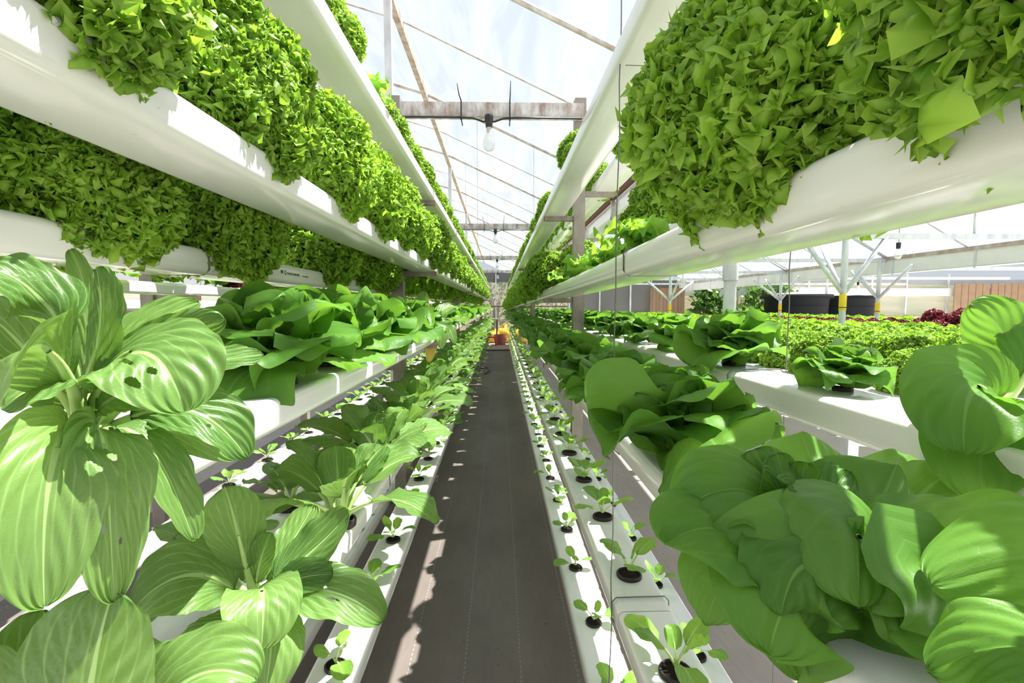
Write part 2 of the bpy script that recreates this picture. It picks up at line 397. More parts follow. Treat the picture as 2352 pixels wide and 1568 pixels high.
def cup_mb(r=.021, hgt=.004):
    c = MB(); c.lathe([(r * 1.08, -.004), (r * 1.12, hgt * .6), (r * 1.06, hgt), (r * .93, hgt), (r * .88, -.002)], 22)
    return c
def make_cup(parent, r=.021, hgt=.004):
    c = cup_mb(r, hgt); o = autosmooth(c.build('net_cup', M['cup'], parent), 50)
    s = MB(); s.lathe([(r * .92, .0012), (r * .5, .0018), (.0005, .002)], 18); s.build('cup_dark', M['cup_dark'], o, True)
    return o
def plant_of_leaves(root, specs, mat, pre=None, stalks=True, t0=.36, r0=.010, r1=.0022, nu=11, nv=18, ruf=.07, merged=False, rib=.0014, wavy=.1, stalk_mat=None):
    """every leaf a part with its stalk as sub-part, or (merged) one mesh"""
    sm = stalk_mat or M['stalk']; A = []; mi = []
    for k, s in enumerate(specs):
        b = spoon(s['P'], s['W'], s['N0'], s.get('N1'), s.get('t0', t0), s.get('nu', nu), s.get('nv', nv), s['cup'], s.get('ruf', ruf), seed=s['seed'], rib=rib, wavy=s.get('wavy', wavy), holes=s.get('holes', ()), centre=s.get('centre', .56))
        q = stalk(s['P'], s['N0'], s.get('r0', r0), r1, s.get('t1', .55)) if stalks else None
        if merged:
            A.append(b); mi += [0] * len(b[1])
            if q: A.append(q); mi += [1] * len(q[1])
        else:
            lf = link('leaf', mesh('leaf', b[0], b[1], s.get('mat', mat), b[2]), root)
            if q: link('stalk', mesh('stalk', q[0], q[1], sm), lf)
            if s.get('label'): lf['label'] = s['label']
    if merged:
        V, F, U = join(A); link('leaves', mesh('leaves', V, F, [mat, sm], U, True, mi), root)
# ------------------------------------------------------------------ materials of the place
def pvc():
    t = NT('white pvc'); oc = t.coord('Object')
    n = t.noise(6, 5, t.map(oc, (1, .25, 1)), .6); s = t.noise(140, 2, oc)
    c = t.ramp(n, [(.3, (.70, .69, .64)), (.6, (.80, .80, .77))])
    c = t.mix(t.ramp(s, [(.74, (0, 0, 0)), (.80, (.35, .35, .35))]), c, (.30, .26, .20, 1))
    return t.done(t.pbsdf(c, .13, .5))
M['pvc'] = pvc()
def galv(name, a, b, scale=18, rough=.5, metal=.3):
    t = NT(name); oc = t.coord('Object'); n = t.noise(scale, 5, t.map(oc, (1, 1, .4)), .65)
    return t.done(t.pbsdf(t.ramp(n, [(.35, a), (.65, b)]), rough, .5, metal))
M['post'] = galv('grey brown weathered steel', (.22, .195, .165), (.31, .28, .245), 30, .5, .15)
M['postend'] = simple('rusty bracket end', (.16, .07, .04), .8)
M['beam'] = galv('flaking white painted timber', (.30, .22, .19), (.66, .66, .68), 26, .65, 0)
M['rafter'] = galv('rust streaked galvanised pipe', (.36, .28, .24), (.58, .57, .56), 9, .5, .2)
M['galv'] = galv('galvanised steel', (.50, .52, .55), (.68, .70, .73), 14, .42, .25)
M['rust'] = galv('rusty painted beam', (.33, .22, .16), (.52, .48, .44), 12, .6, .05)
M['black'] = simple('black plastic', (.012, .012, .014), .4, .5)
M['tank'] = simple('black tank plastic', (.010, .011, .013), .7, .15, scale=3)
M['tankwater'] = simple('pale tank cover', (.62, .58, .52), .6, .3)
M['wire'] = simple('grey binding wire', (.16, .16, .15), .45, .5, .6)
M['tape'] = simple('yellow sticky trap card', (.85, .60, .02), .5)
M['pipe'] = galv('grey pvc pipe', (.52, .54, .55), (.66, .68, .70), 9, .4, 0)
M['white'] = simple('white painted sheet', (.74, .74, .70), .45, .4, scale=5)
M['print'] = simple('black print', (.03, .03, .03), .6)
M['wood'] = simple('brown board', (.30, .20, .13), .8, .2, 0, .25, 5)
M['darkwood'] = simple('dark brown timber', (.13, .06, .04), .8, .2, 0, .3, 20)
M['tub'] = simple('red brown tub plastic', (.36, .12, .10), .5, .4)
M['red'  'plastic'] = simple('red stool plastic', (.55, .03, .04), .4)
M['sack'] = simple('yellow sack', (.80, .52, .06), .6, .3, 0, .2, 8)
M['bark'] = simple('bark', (.16, .12, .09), .9, .1, 0, .3, 30)
M['shrub'] = leaf_mat('shrub leaves', (.10, .17, .06), (.22, .28, .13), (.25, .38, .10), tf=.35, rough=.5, nscale=6)
M['creeper'] = leaf_mat('creeper leaves', (.03, .09, .015), (.09, .19, .03), (.2, .38, .05), tf=.35, rough=.4, nscale=6)
def cloth(name, base, dirt, thread=True):
    t = NT(name); oc = t.coord('Object'); p = t.xyz(oc)
    n = t.noise(2.2, 6, t.map(oc, (1, .5, 1)), .62); f = t.noise(26, 3, t.map(oc, (3, .6, 1)), .6); s = t.noise(60, 2, oc)
    c = t.mix(t.ramp(n, [(.38, (0, 0, 0)), (.66, (1, 1, 1))]), (*base, 1), (*dirt, 1))
    c = t.mix(t.math('MULTIPLY', f, .35), c, (base[0] * .55, base[1] * .55, base[2] * .55, 1))
    c = t.mix(t.ramp(s, [(.70, (0, 0, 0)), (.76, (.8, .8, .8))]), c, (.05, .035, .03, 1))
    w1 = t.t.nodes.new('ShaderNodeTexWave'); w1.inputs['Scale'].default_value = 180; t.put(w1.inputs['Vector'], oc)
    if thread:
        fr = t.math('ABSOLUTE', t.math('SUBTRACT', t.math('FRACT', t.math('ADD', t.math('DIVIDE', p[0], .155), .14)), .5))
        ln = t.ramp(fr, [(0, (1, 1, 1)), (.009, (1, 1, 1)), (.013, (0, 0, 0))])
        da = t.math('GREATER_THAN', t.math('FRACT', t.math('MULTIPLY', p[1], 55)), .45)
        c = t.mix(t.math('MULTIPLY', t.math('MULTIPLY', ln, da), .35), c, (.35, .40, .42, 1))
    return t.done(t.pbsdf(c, .75, .25, 0, t.bump(t.math('ADD', w1.outputs[0], t.math('MULTIPLY', n, 2)), .25, .003)))
M['cloth'] = cloth('dark woven ground cloth', (.15, .125, .11), (.21, .18, .155))
M['cloth_sunlit'] = cloth('pale ground cloth with sun painted in', (.36, .315, .285), (.46, .40, .355), False)  # paler cloth, lightened further to put sunlight into its colour
M['concrete'] = simple('dusty concrete', (.36, .31, .28), .85, .2, 0, .15, 6)
M['earth'] = simple('bare soil', (.34, .27, .19), .95, .1, 0, .3, 2)
def film():
    t = NT('clear greenhouse film'); oc = t.coord('Object')
    st = t.noise(3.2, 5, t.map(oc, (1.0, .22, 1), (0, 0, .5)), .62, .6)
    f = t.ramp(st, [(.36, (0, 0, 0)), (.72, (1, 1, 1))])
    tr = t.n('BsdfTransparent', Color=(.93, .95, .98, 1)).outputs[0]
    tl = t.n('BsdfTranslucent', Color=(.88, .92, .98, 1)).outputs[0]
    gl = t.n('BsdfGlossy', Color=(1, 1, 1, 1), Roughness=.25).outputs[0]
    a = t.n('MixShader'); t.put(a.inputs[0], t.math('ADD', FILM0, t.math('MULTIPLY', f, FILM1))); t.put(a.inputs[1], tr); t.put(a.inputs[2], tl)
    b = t.n('MixShader'); b.inputs[0].default_value = .025; t.put(b.inputs[1], a.outputs[0]); t.put(b.inputs[2], gl)
    return t.done(b.outputs[0])
FILM0, FILM1 = .07, .07
M['film'] = film()
def net(name, col, op):
    t = NT(name); oc = t.coord('Object'); n = t.noise(1.2, 4, oc)
    tr = t.n('BsdfTransparent', Color=(1, 1, 1, 1)).outputs[0]
    d = t.pbsdf(t.mix(n, tuple(.7 * q for q in col) + (1,), (*col, 1)), .9, .1)
    a = t.n('MixShader'); a.inputs[0].default_value = op; t.put(a.inputs[1], tr); t.put(a.inputs[2], d)
    return t.done(a.outputs[0])
M['net'] = net('grey insect net', (.42, .42, .42), .42)
M['net_dark'] = net('dark shade net', (.17, .17, .18), .8)
def glass():
    t = NT('clear bulb glass')
    return t.done(t.pbsdf((.97, .98, .97), .08, .5, 0, None, **{'Transmission Weight': .55, 'IOR': 1.1, 'Alpha': .75}))
M['glass'] = glass()
def hill_mat():
    t = NT('dry grassy slope'); oc = t.coord('Object'); n = t.noise(.55, 6, oc, .6); m = t.noise(3, 5, oc, .7)
    c = t.ramp(n, [(.34, (.14, .20, .07)), (.52, (.30, .26, .15)), (.68, (.42, .34, .24))])
    return t.done(t.pbsdf(t.mix(t.math('MULTIPLY', m, .6), c, (.14, .15, .07, 1)), .95, .1))
M['hill'] = hill_mat()
M['sheet'] = simple('white plastic sheet on the ground', (.74, .73, .70), .5, .4, 0, .12, 4)
# ------------------------------------------------------------------ setting
def struct(o): o['kind'] = 'structure'; return o
def slab(name, x0, x1, y0, y1, z0, z1, m):
    b = MB(); b.box(x0, x1, y0, y1, z0, z1); return struct(b.build(name, M[m]))
slab('floor', -.48, .31, -3, 11.0, -.05, 0, 'cloth')
slab('floor_pale_cloth', .31, 1.2, -3, 11.0, -.05, -.001, 'cloth_sunlit')
slab('floor_between_racks', -1.7, -.48, -3, 11.0, -.05, -.001, 'cloth')
slab('floor_concrete', -6, .9, 11.0, 13.4, -.05, .012, 'concrete')
slab('floor_outer', -6.5, -1.7, -3, 11.0, -.05, -.002, 'cloth_sunlit')
slab('floor_field', 1.2, 16, -3, 13.4, -.05, -.002, 'sheet')
PROFILE = [(x * 1.3, h * 1.3) for x, h in ((-5.6, 1.0), (-4.1, 1.86), (-3.2, 2.13), (-2.4, 2.2), (-1.6, 2.13), (-.65, 1.86), (1.15, 1.035))]
BAY2 = [(1.72, 1.30), (3.1, 1.75), (5.1, .63)]
BAY3 = [(5.25, .63), (7.2, 1.65), (9.2, .75)]
def roof(name, prof, y0=-3, y1=27.0):
    V = []; F = []; ys = np.linspace(y0, y1, 16)
    for y in ys: V += [(x, y, CAM + h + .03) for x, h in prof]
    n = len(prof)
    for j in range(len(ys) - 1):
        for k in range(n - 1): F.append((j * n + k, j * n + k + 1, (j + 1) * n + k + 1, (j + 1) * n + k))
    return struct(link(name, mesh(name, V, F, M['film'], None, False)))
roof('ceiling', PROFILE); roof('ceiling_bay', BAY2, -3, 13.0); roof('ceiling_far_bay', BAY3, -3, 13.0)
# end wall: dark net low and over the field, clearer net at the aisle's end
def panel(name, x0, x1, z0, z1, y, m, t=.006):
    b = MB(); b.box(x0, x1, y, y + t, z0, z1); return struct(b.build(name, M[m]))
panel('wall_back', -6.2, 1.9, .0, 1.95, 13.2, 'net')
panel('wall_back_shade', -1.2, 1.9, 1.66, 1.98, 13.15, 'net_dark')
panel('wall_back_dark', 1.9, 5.0, 0, 1.75, 13.2, 'net_dark')
panel('wall_back_field', 5.0, 16, 0, 1.75, 13.2, 'net')
b = MB(); b.box(-6.2, -6.19, -3, 13.2, 0, 2.6); struct(b.build('wall_left', M['net']))
for k, (x, w) in enumerate([(-1.2, .04), (-.12, .03), (.55, .04), (1.9, .04), (2.75, .03), (3.6, .04), (5.0, .04), (6.4, .04), (7.3, .04), (8.6, .05), (9.4, .04), (10.4, .05), (11.4, .04), (12.6, .04)]):
    b = MB(); b.box(x, x + w, 13.1, 13.14, 0, 1.9); struct(b.build('trim_%d' % (k + 1), M['galv']))
b = MB(); b.box(1.9, 16, 13.08, 13.12, .72, .76); struct(b.build('trim_15', M['post']))
b = MB(); b.box(-1.2, 1.9, 13.08, 13.12, .98, 1.01); struct(b.build('trim_16', M['darkwood']))
b = MB(); b.box(5.0, 16, 13.05, 13.10, 1.28, 1.5); struct(b.build('trim_17', M['white']))
# slope behind the end wall
V = []; F = []
rng = np.random.default_rng(5)
nx, ny = 60, 24
for j in range(ny):
    for i in range(nx):
        x = -30 + 75 * i / (nx - 1); y = 14.5 + 30 * (j / (ny - 1)) ** 1.3
        V.append((x, y, -.1 + .10 * (y - 14.5) + .5 * math.sin(x * .35 + y * .2) * (j / ny) + rng.uniform(-.12, .12)))
for j in range(ny - 1):
    for i in range(nx - 1): F.append((j * nx + i, j * nx + i + 1, (j + 1) * nx + i + 1, (j + 1) * nx + i))
struct(link('hill', mesh('hill', V, F, M['hill'])))
slab('ground', -60, 80, -60, 14.6, -.3, -.06, 'earth')
# ------------------------------------------------------------------ growing gutters
GW, GH = .10, .045
def rr_profile(w, h, r, n=5):
    P = []
    for cx, cz, a in ((w / 2 - r, -r, 0), (-w / 2 + r, -r, 90), (-w / 2 + r, -h + r, 180), (w / 2 - r, -h + r, 270)):
        for k in range(n): t = math.radians(a + 90 * k / (n - 1)); P.append((cx + r * math.cos(t), cz + r * math.sin(t)))
    return P
def gutter(xc, H, y0, y1, label, group, slope=0, w=GW, h=GH, xs=0):
    """rounded box channel; the object stands at its near end, top face at H over the eye"""
    prof = rr_profile(w, h, .011); n = len(prof); V = []; F = []; m = max(2, int((y1 - y0) / .8) + 1)
    for j in range(m):
        y = (y1 - y0) * j / (m - 1)
        sag = -.003 * math.sin(PI * ((y + y0) % 3.2) / 3.2)
        V += [(x + xs * y, y, z + slope * y + sag) for x, z in prof]
    for j in range(m - 1):
        for k in range(n): F.append((j * n + k, j * n + (k + 1) % n, (j + 1) * n + (k + 1) % n, (j + 1) * n + k))
    F.append(tuple(range(n))); F.append(tuple(range((m - 1) * n, m * n))[::-1])
    o = link('growing_gutter', mesh('growing_gutter', V, F, M['pvc'], None, True), None, (xc, y0, CAM + H))
    try: o.data.set_sharp_from_angle(angle=math.radians(50))
    except Exception: pass
    return tag(o, label, 'gutter', group)
class Row: pass
ROWS = {}
def row(key, xc, H, where, pieces, slope=0, xs=0):
    r = Row(); r.x = xc; r.H = H; r.where = where; r.slope = slope; r.xs = xs; r.g = []
    for k, (a, c) in enumerate(pieces):
        nm = ['near length', 'further length', 'last length'][k] if len(pieces) > 1 else 'whole length'
        r.g.append(gutter(xc + xs * a, H + slope * a, a, c, 'white plastic growing gutter, %s of the %s' % (nm, where), 'growing gutters', slope, GW, GH, xs))
    ROWS[key] = r; return r
def at(r, y): return (r.x + r.xs * y, y, CAM + r.H + r.slope * y)
PK, BH, FR = 'pak choi rack', 'butterhead rack', 'outlying rack'
P2 = [(-1.3, 6.2), (6.23, 12.3)]
row('PS', -.335, -.735, 'lowest aisle-side tier, ' + PK, P2, xs=-.004)
row('L2', -.34, -.43, 'second aisle-side tier, ' + PK, P2)
row('L3', -.345, -.12, 'middle aisle-side tier, ' + PK, P2)
row('L4', -.345, .20, 'fourth aisle-side tier, ' + PK, P2)
row('L5', -.336, .51, 'top aisle-side tier, ' + PK, P2)
row('M1', -.555, -.86, 'lowest outer tier, ' + PK, P2)
row('M2', -.555, -.535, 'second outer tier, ' + PK, P2)
row('M3', -.555, -.22, 'middle outer tier, ' + PK, P2)
row('M4', -.548, .10, 'fourth outer tier, ' + PK, P2)
row('M5', -.555, .41, 'top outer tier, ' + PK, P2)  # out of sight; added to shade the outer lettuces below it
row('A', .245, -.83, 'lowest aisle-side tier, ' + BH, P2)
row('B', .26, -.54, 'second aisle-side tier, ' + BH, [(-1.3, .80), (.803, 6.2), (6.23, 12.3)])
row('D', .26, -.22, 'middle aisle-side tier, ' + BH, P2)
row('R4', .272, .111, 'fourth aisle-side tier, ' + BH, [(-1.3, 2.62), (2.66, 12.0)], slope=-.013, xs=-.004)
row('R5', .25, .455, 'top aisle-side tier, ' + BH, P2)
row('C', .47, -.83, 'lowest outer tier, ' + BH, P2)
row('E', .47, -.117, 'middle outer tier, ' + BH, [(-1.3, .85), (.853, 12.0)])
row('S4', .47, .21, 'fourth outer tier, ' + BH, P2)
row('S5', .48, .565, 'top outer tier, ' + BH, P2)
row('F1', -1.27, -.84, 'lowest tier, ' + FR, P2)
row('F4', -1.29, .09, 'fourth tier, ' + FR, P2)
row('F3', -1.29, -.16, 'third tier, ' + FR, P2)
row('F5', -1.25, .385, 'top tier, ' + FR, P2)
row('H4', -1.62, .03, 'far fourth tier, ' + FR, P2)
row('H5', -1.62, .44, 'far top tier, ' + FR, P2)
# printed lettering on two gutters
def printed(g, txt, size, x, y, z, rot, label):
    c = bpy.data.curves.new('printed_text', 'FONT'); c.body = txt; c.size = size; c.extrude = .0002; c.space_character = 1.1
    tmp = bpy.data.objects.new('tmp', c); COL.objects.link(tmp)
    dg = bpy.context.evaluated_depsgraph_get(); me = bpy.data.meshes.new_from_object(tmp.evaluated_get(dg)); bpy.data.objects.remove(tmp)
    me.materials.clear(); me.materials.append(M['print'])
    o = link('printed_text', me, g); o.location = (x, y, z); o.rotation_euler = rot; o['label'] = label
    return o
g = ROWS['M4'].g[0]
for txt, sz, dy in (('W Q', .013, 0), ('PLASTIC SDN BHD', .0075, .034), ('100 X 50 X 6000 MM', .0038, .118)):
    printed(g, txt, sz, GW / 2 + .0006, 1.10 + 1.3 + dy, -.026, (PI / 2, 0, PI / 2), 'small black maker print on the gutter side')
printed(ROWS['F3'].g[0], 'W Q PLASTIC SDN BHD', .008, GW / 2 + .0006, 1.75 + 1.3, -.026, (PI / 2, 0, PI / 2), 'small black maker print on the gutter side')
# ------------------------------------------------------------------ rack posts with welded arms
def rack_post(x, y, arms, top, label, group, w=.05, tips=()):
    r = thing('rack_post', label, 'post', (x, y, 0), 0, group)
    b = MB(); b.box(-w / 2, w / 2, -w / 2, w / 2, 0, top); b.build('upright', M['post'], r)
    for x1, z in arms:
        b = MB(); s = 1 if x1 > x else -1
        b.box(*sorted((s * w / 2, x1 - x)), -.014, .014, z - .021, z, 0)
        xe = x1 - x; b.box(*sorted((xe, xe + s * .0015)), -.012, .012, z - .019, z - .002, 1)
        b.build('arm', [M['post'], M['postend']], r)
    return r
PY_R = [2.2, 5.24, 8.5, 11.85]; PY_L = [2.14, 5.05, 8.4, 11.7]
nth = ['first', 'second', 'third', 'last']
for k, y in enumerate(PY_R):
    ar = [(.205, CAM + ROWS[q].H + ROWS[q].slope * y - GH - .001) for q in ('A', 'B', 'D', 'R4', 'R5')] + [(.525, CAM + ROWS[q].H - GH - .001) for q in ('C', 'E', 'S4', 'S5')]
    rack_post(.362, y, ar, CAM + .924, 'grey steel rack post, %s along the aisle, carrying the butterhead rack gutters' % nth[k], 'rack posts')
for k, y in enumerate(PY_L):
    ar = [(-.285, CAM + ROWS[q].H - GH - .001) for q in ('PS', 'L2', 'L3', 'L4', 'L5')] + [(-.61, CAM + ROWS[q].H - GH - .001) for q in ('M1', 'M2', 'M3', 'M4', 'M5')]
    rack_post(-.452, y, ar, CAM + .90, 'grey steel rack post, %s along the aisle, carrying the pak choi rack gutters' % nth[k], 'rack posts')
for k, y in enumerate([1.95, 3.4, 6.0, 9.0]):
    ar = [(-1.21, CAM + ROWS[q].H - GH - .001) for q in ('F1', 'F3', 'F4', 'F5')] + [(-1.68, CAM + ROWS[q].H - GH - .001) for q in ('H4', 'H5')]
    rack_post(-1.40, y, ar, CAM + .7, 'grey steel rack post, %s along the outlying rack beyond the pak choi' % nth[k], 'rack posts')
# ------------------------------------------------------------------ tie beams over the aisle, with bulbs, flex and zip ties
for k, y in enumerate(PY_R):
    b = MB(); b.box(-.75, .37, -.02, .02, -.03, .03)
    o = b.build('tie_beam', M['beam']); o.location = (0, y - .047, CAM + .853); tag(o, 'flaking white timber beam over the aisle, %s from the camera end' % nth[k], 'beam', 'tie beams over the aisle')
    d = y - .047 - .03
    b = MB(); b.tube([(-.74, d + .004, CAM + .815), (-.17, d, CAM + .814), (-.115, d, CAM + .812), (-.07, d, CAM + .798), (-.045, d, CAM + .797), (-.02, d, CAM + .798), (.02, d, CAM + .812), (.08, d, CAM + .815), (.36, d + .004, CAM + .815)], .0045, 6)
    tag(b.build('power_cable', M['black'], None, True), 'black cable strung under the %s beam over the aisle' % nth[k], 'cable', 'lighting cables')
    bl = thing('light_bulb', 'clear bulb in a black socket hanging under the %s beam over the aisle' % nth[k], 'light bulb', (-.045, d, CAM + .80), 0, 'bulbs over the aisle')
    b = MB(); b.lathe([(.0005, .024), (.017, .024), (.0185, .018), (.0185, -.004), (.016, -.008), (.0145, -.028), (.0005, -.028)], 20); autosmooth(b.build('socket', M['black'], bl))
    b = MB(); b.lathe([(.0125, -.028), (.013, -.04), (.018, -.058), (.0255, -.082), (.0275, -.098), (.0245, -.114), (.015, -.125), (.0004, -.129)], 24); gb = b.build('glass_bulb', M['glass'], bl, True)
    b = MB(); b.lathe([(.0105, -.028), (.011, -.046), (.0004, -.048)], 16); b.build('bulb_neck', M['white'], gb, True)
    for q, (x, top, lean) in enumerate([(-.165, .075, -.018), (.045, .088, .004)]):
        b = MB(); b.tube([(x, d - .001, CAM + .808), (x, d - .001, CAM + .884), (x + lean * .5, d + .004, CAM + .91), (x + lean, d + .01, CAM + .884 + top)], [.0032, .003, .0025, .0014], 6)
        b.box(x - .004, x + .004, d - .006, d + .002, CAM + .803, CAM + .813)
        b.tube([(x, d, CAM + .806), (x, d + .07, CAM + .806)], .0028, 5)
        tag(b.build('zip_tie', M['black']), 'black zip tie with %s, round the %s beam' % (['tail leaning toward the pak choi rack', 'upright tail beside the bulb'][q], nth[k]), 'zip tie', 'zip ties on the beams')
# ------------------------------------------------------------------ roof frame
def poly_at(prof, x):
    for (a, ha), (c, hc) in zip(prof, prof[1:]):
        if a <= x <= c: return ha + (hc - ha) * (x - a) / (c - a)
b = MB(); b.bar((-.845, -3, CAM + 2.39), (-.845, 26.5, CAM + 2.39), .052, .07)
tag(b.build('roof_purlin', M['rust']), 'rusty lengthwise roof beam running above the aisle on white posts', 'roof beam')
for k, y in enumerate([3.8, 8.3, 12.3]):
    b = MB(); b.box(-.027, .027, -.027, .027, 0, CAM + 2.355); o = b.build('roof_post', M['galv']); o.location = (-.845, y, 0)
    tag(o, 'tall whitish post holding the rusty roof beam, %s from the camera end' % nth[k], 'post', 'roof posts')
for k, y in enumerate([.9, 2.1, 3.25, 4.26, 5.67, 6.8, 7.85, 9.1, 10.3, 11.5, 12.7, 14.2, 15.8, 17.4, 19, 21, 23]):
    thick = k % 2 == 0
    b = MB(); b.tube([(x, 0, CAM + h + .012) for x, h in PROFILE], .019 if thick else .008, 8)
    o = b.build('roof_rafter', M['rafter'], None, True); o.location = (0, y, 0)
    tag(o, '%s under the film roof over the aisle, %s from the camera end' % ('thick rusty pipe rafter' if thick else 'thin dark wire rafter', ORD[k]), 'rafter', 'rafters over the aisle')
for k, (x, y) in enumerate([(-.26, 5.67), (.71, 7.85), (-.55, 7.85), (.4, 5.67)]):
    b = MB(); h = CAM + poly_at(PROFILE, x); b.tube([(x, y, h), (x + .004, y, (h + 1.2) / 2), (x, y, CAM + .12)], .0016, 5)
    tag(b.build('drop_wire', M['wire']), 'thin wire hanging straight down from the film roof, %s' % ['beside the aisle bulb', 'over the butterhead rack', 'above the pak choi rack', 'beyond the first beam'][k], 'wire', 'wires hanging from the roof')
# valley rain gutter in painted hooks, with its eaves batten and downpipe
b = MB(); b.prism([(x * 1.3, CAM + h * 1.3) for x, h in [(1.1, 1.0), (1.1, 0.875), (1.115, 0.86), (1.285, 0.86), (1.3, 0.875), (1.3, 1.0), (1.29, 1.0), (1.29, 0.88), (1.28, 0.87), (1.12, 0.87), (1.11, 0.88), (1.11, 1.0)]], .2, 13)
tag(autosmooth(b.build('rain_gutter', M['pvc']), 30), 'wide white roof valley gutter held in flaking painted hooks', 'rain gutter')
b = MB(); b.bar((1.40, -2, CAM + 1.33), (1.40, 13, CAM + 1.33), .04, .06); tag(b.build('eaves_batten', M['darkwood']), 'dark timber batten along the film edge above the valley gutter', 'batten')
for k, y in enumerate([3.9, 5.95, 7.95, 10.0, 12.1]):
    b = MB(); b.box(1.38, 1.422, -.02, .02, 1.066, 1.34); b.box(1.38, 1.735, -.021, .021, 1.07, 1.108); b.box(1.697, 1.735, -.02, .02, 1.07, 1.21)
    o = b.build('gutter_hook', M['beam']); o.location = (0, y, CAM); tag(o, 'flaking painted hook under the roof valley gutter, %s from the camera end' % ORD[k], 'bracket', 'rain gutter hooks')
dp = thing('downpipe', 'fat grey plastic downpipe with a bent top behind the butterheads', 'pipe', (1.44, 2.95, 0))
b = MB(); b.tube([(0, 0, 0), (0, 0, CAM + .28)], .037, 20, cap=False); autosmooth(b.build('pipe', M['pipe'], dp))
b = MB(); b.tube([(0, 0, CAM + .16), (0, 0, CAM + .27), (-.012, 0, CAM + .31), (-.05, 0, CAM + .37), (-.10, 0, CAM + .5), (.06, .1, CAM + 1.12)], .046, 20, cap=False); autosmooth(b.build('elbow', M['pipe'], dp))
# ------------------------------------------------------------------ second and third bays over the field
for k, y in enumerate([1.9, 4.05, 6.2, 8.4, 10.6, 12.8]):
    t = thing('roof_truss', 'grey pipe roof truss over the lettuce field, %s from the camera end' % ORD[k], 'truss', (3.1, y, 0), 0, 'trusses over the field')
    b = MB(); b.bar((1.75 - 3.1, 0, CAM + .60), (5.1 - 3.1, 0, CAM + .60), .035, .045); b.build('tie_bar', M['galv'], t)
    for (x0, h0), (x1, h1) in zip(BAY2, BAY2[1:]):
        b = MB(); b.tube([(x0 - 3.1, 0, CAM + h0), (x1 - 3.1, 0, CAM + h1)], .016, 8); b.build('rafter', M['galv'], t, True)
    for x in (2.2, 4.1):
        b = MB(); b.tube([(x - 3.1, 0, CAM + .6), (x - 3.1, 0, CAM + poly_at(BAY2, x))], .013, 8); b.build('king_post', M['galv'], t, True)
    t = thing('roof_truss', 'pipe roof truss of the outermost bay, %s from the camera end' % ORD[k], 'truss', (7.2, y, 0), 0, 'trusses of the outermost bay')
    b = MB(); b.bar((-1.9, 0, CAM + .50), (2.0, 0, CAM + .50), .035, .045); b.build('tie_bar', M['galv'], t)
    for (x0, h0), (x1, h1) in zip(BAY3, BAY3[1:]):
        b = MB(); b.tube([(x0 - 7.2, 0, CAM + h0), (x1 - 7.2, 0, CAM + h1)], .016, 8); b.build('rafter', M['galv'], t, True)
for k, y in enumerate(np.arange(2.95, 12, 1.07)):
    b = MB(); b.tube([(3.1, y, CAM + 1.75), (5.1, y, CAM + .63)], .010, 6); b.tube([(3.1, y, CAM + 1.75), (1.72, y, CAM + 1.30)], .010, 6)
    tag(b.build('roof_rafter', M['galv'], None, True), 'slim pipe rafter of the lettuce field roof, %s from the camera end' % ORD[k], 'rafter', 'slim rafters over the field')
rg = thing('rain_gutter', 'long white sheet metal gutter along the lettuce field eaves', 'rain gutter', (5.17, 7, 0))
b = MB(); b.box(-.07, -.06, -6, 6, CAM + .43, CAM + .60); b.box(-.07, .08, -6, 6, CAM + .425, CAM + .432); b.box(.07, .08, -6, 6, CAM + .43, CAM + .6); b.build('channel', M['white'], rg)
b = MB(); b.box(-.085, -.055, -6, 6, CAM + .60, CAM + .645); b.build('eaves_rail', M['rust'], rg)
for y in np.arange(-5.2, 6, 1.07):
    b = MB(); b.box(-.078, -.07, y - .012, y + .012, CAM + .41, CAM + .62); b.build('strap', M['galv'], rg)
def y_post(x, y, label, tape_h, braces, top):
    r = thing('support_post', label, 'post', (x, y, 0), 0, 'braced posts in the lettuce field')
    b = MB(); b.tube([(0, 0, 0), (0, 0, top)], .026, 14); autosmooth(b.build('pole', M['galv'], r))
    for dx, dy, dh in braces:
        b = MB(); b.tube([(0, 0, CAM + .10), (dx, dy, CAM + dh)], .019, 10); b.build('brace', M['galv'], r, True)
    b = MB(); b.lathe([(.0275, 0), (.0285, .002), (.0285, .138), (.0275, .14)], 18, (0, 0, CAM + tape_h)); o = b.build('yellow_band', M['tape'], r, True); o['label'] = 'yellow sticky band wrapped round the pole'
    b = MB(); b.lathe([(.029, .02), (.0295, .024), (.029, .028)], 18, (0, 0, CAM + tape_h)); b.build('band_string', M['print'], o, True)
BR = [(-.33, 0, .60), (.33, 0, .60), (0, .35, .60), (0, -.35, .6)]
y_post(2.97, 4.05, 'thick white post with yellow band and spreading braces, tallest in the lettuce field', -.035, [(-.33, 0, .52), (.36, 0, .60), (.12, .5, .60)], CAM + 1.64)
y_post(5.02, 6.2, 'white braced post with yellow band before the wide pale eaves gutter and red lettuces', -.09, [(-.3, 0, .44), (.0, -.5, .5), (0, .5, .5)], CAM + .6)
y_post(5.02, 8.4, 'white braced post with yellow band standing before the black tanks', -.10, [(-.5, 0, .46), (0, -.5, .5), (.0, .5, .5)], CAM + .6)
y_post(3.1, 8.6, 'slim white braced post with yellow band before the dark shade net', -.10, [(-.42, 0, .45), (.42, 0, .45), (0, -.4, .45)], CAM + 1.64)
y_post(7.6, 10.9, 'thin braced post with yellow band between the two black tanks', -.14, [(-.5, 0, .3), (.5, 0, .3)], CAM + .7)
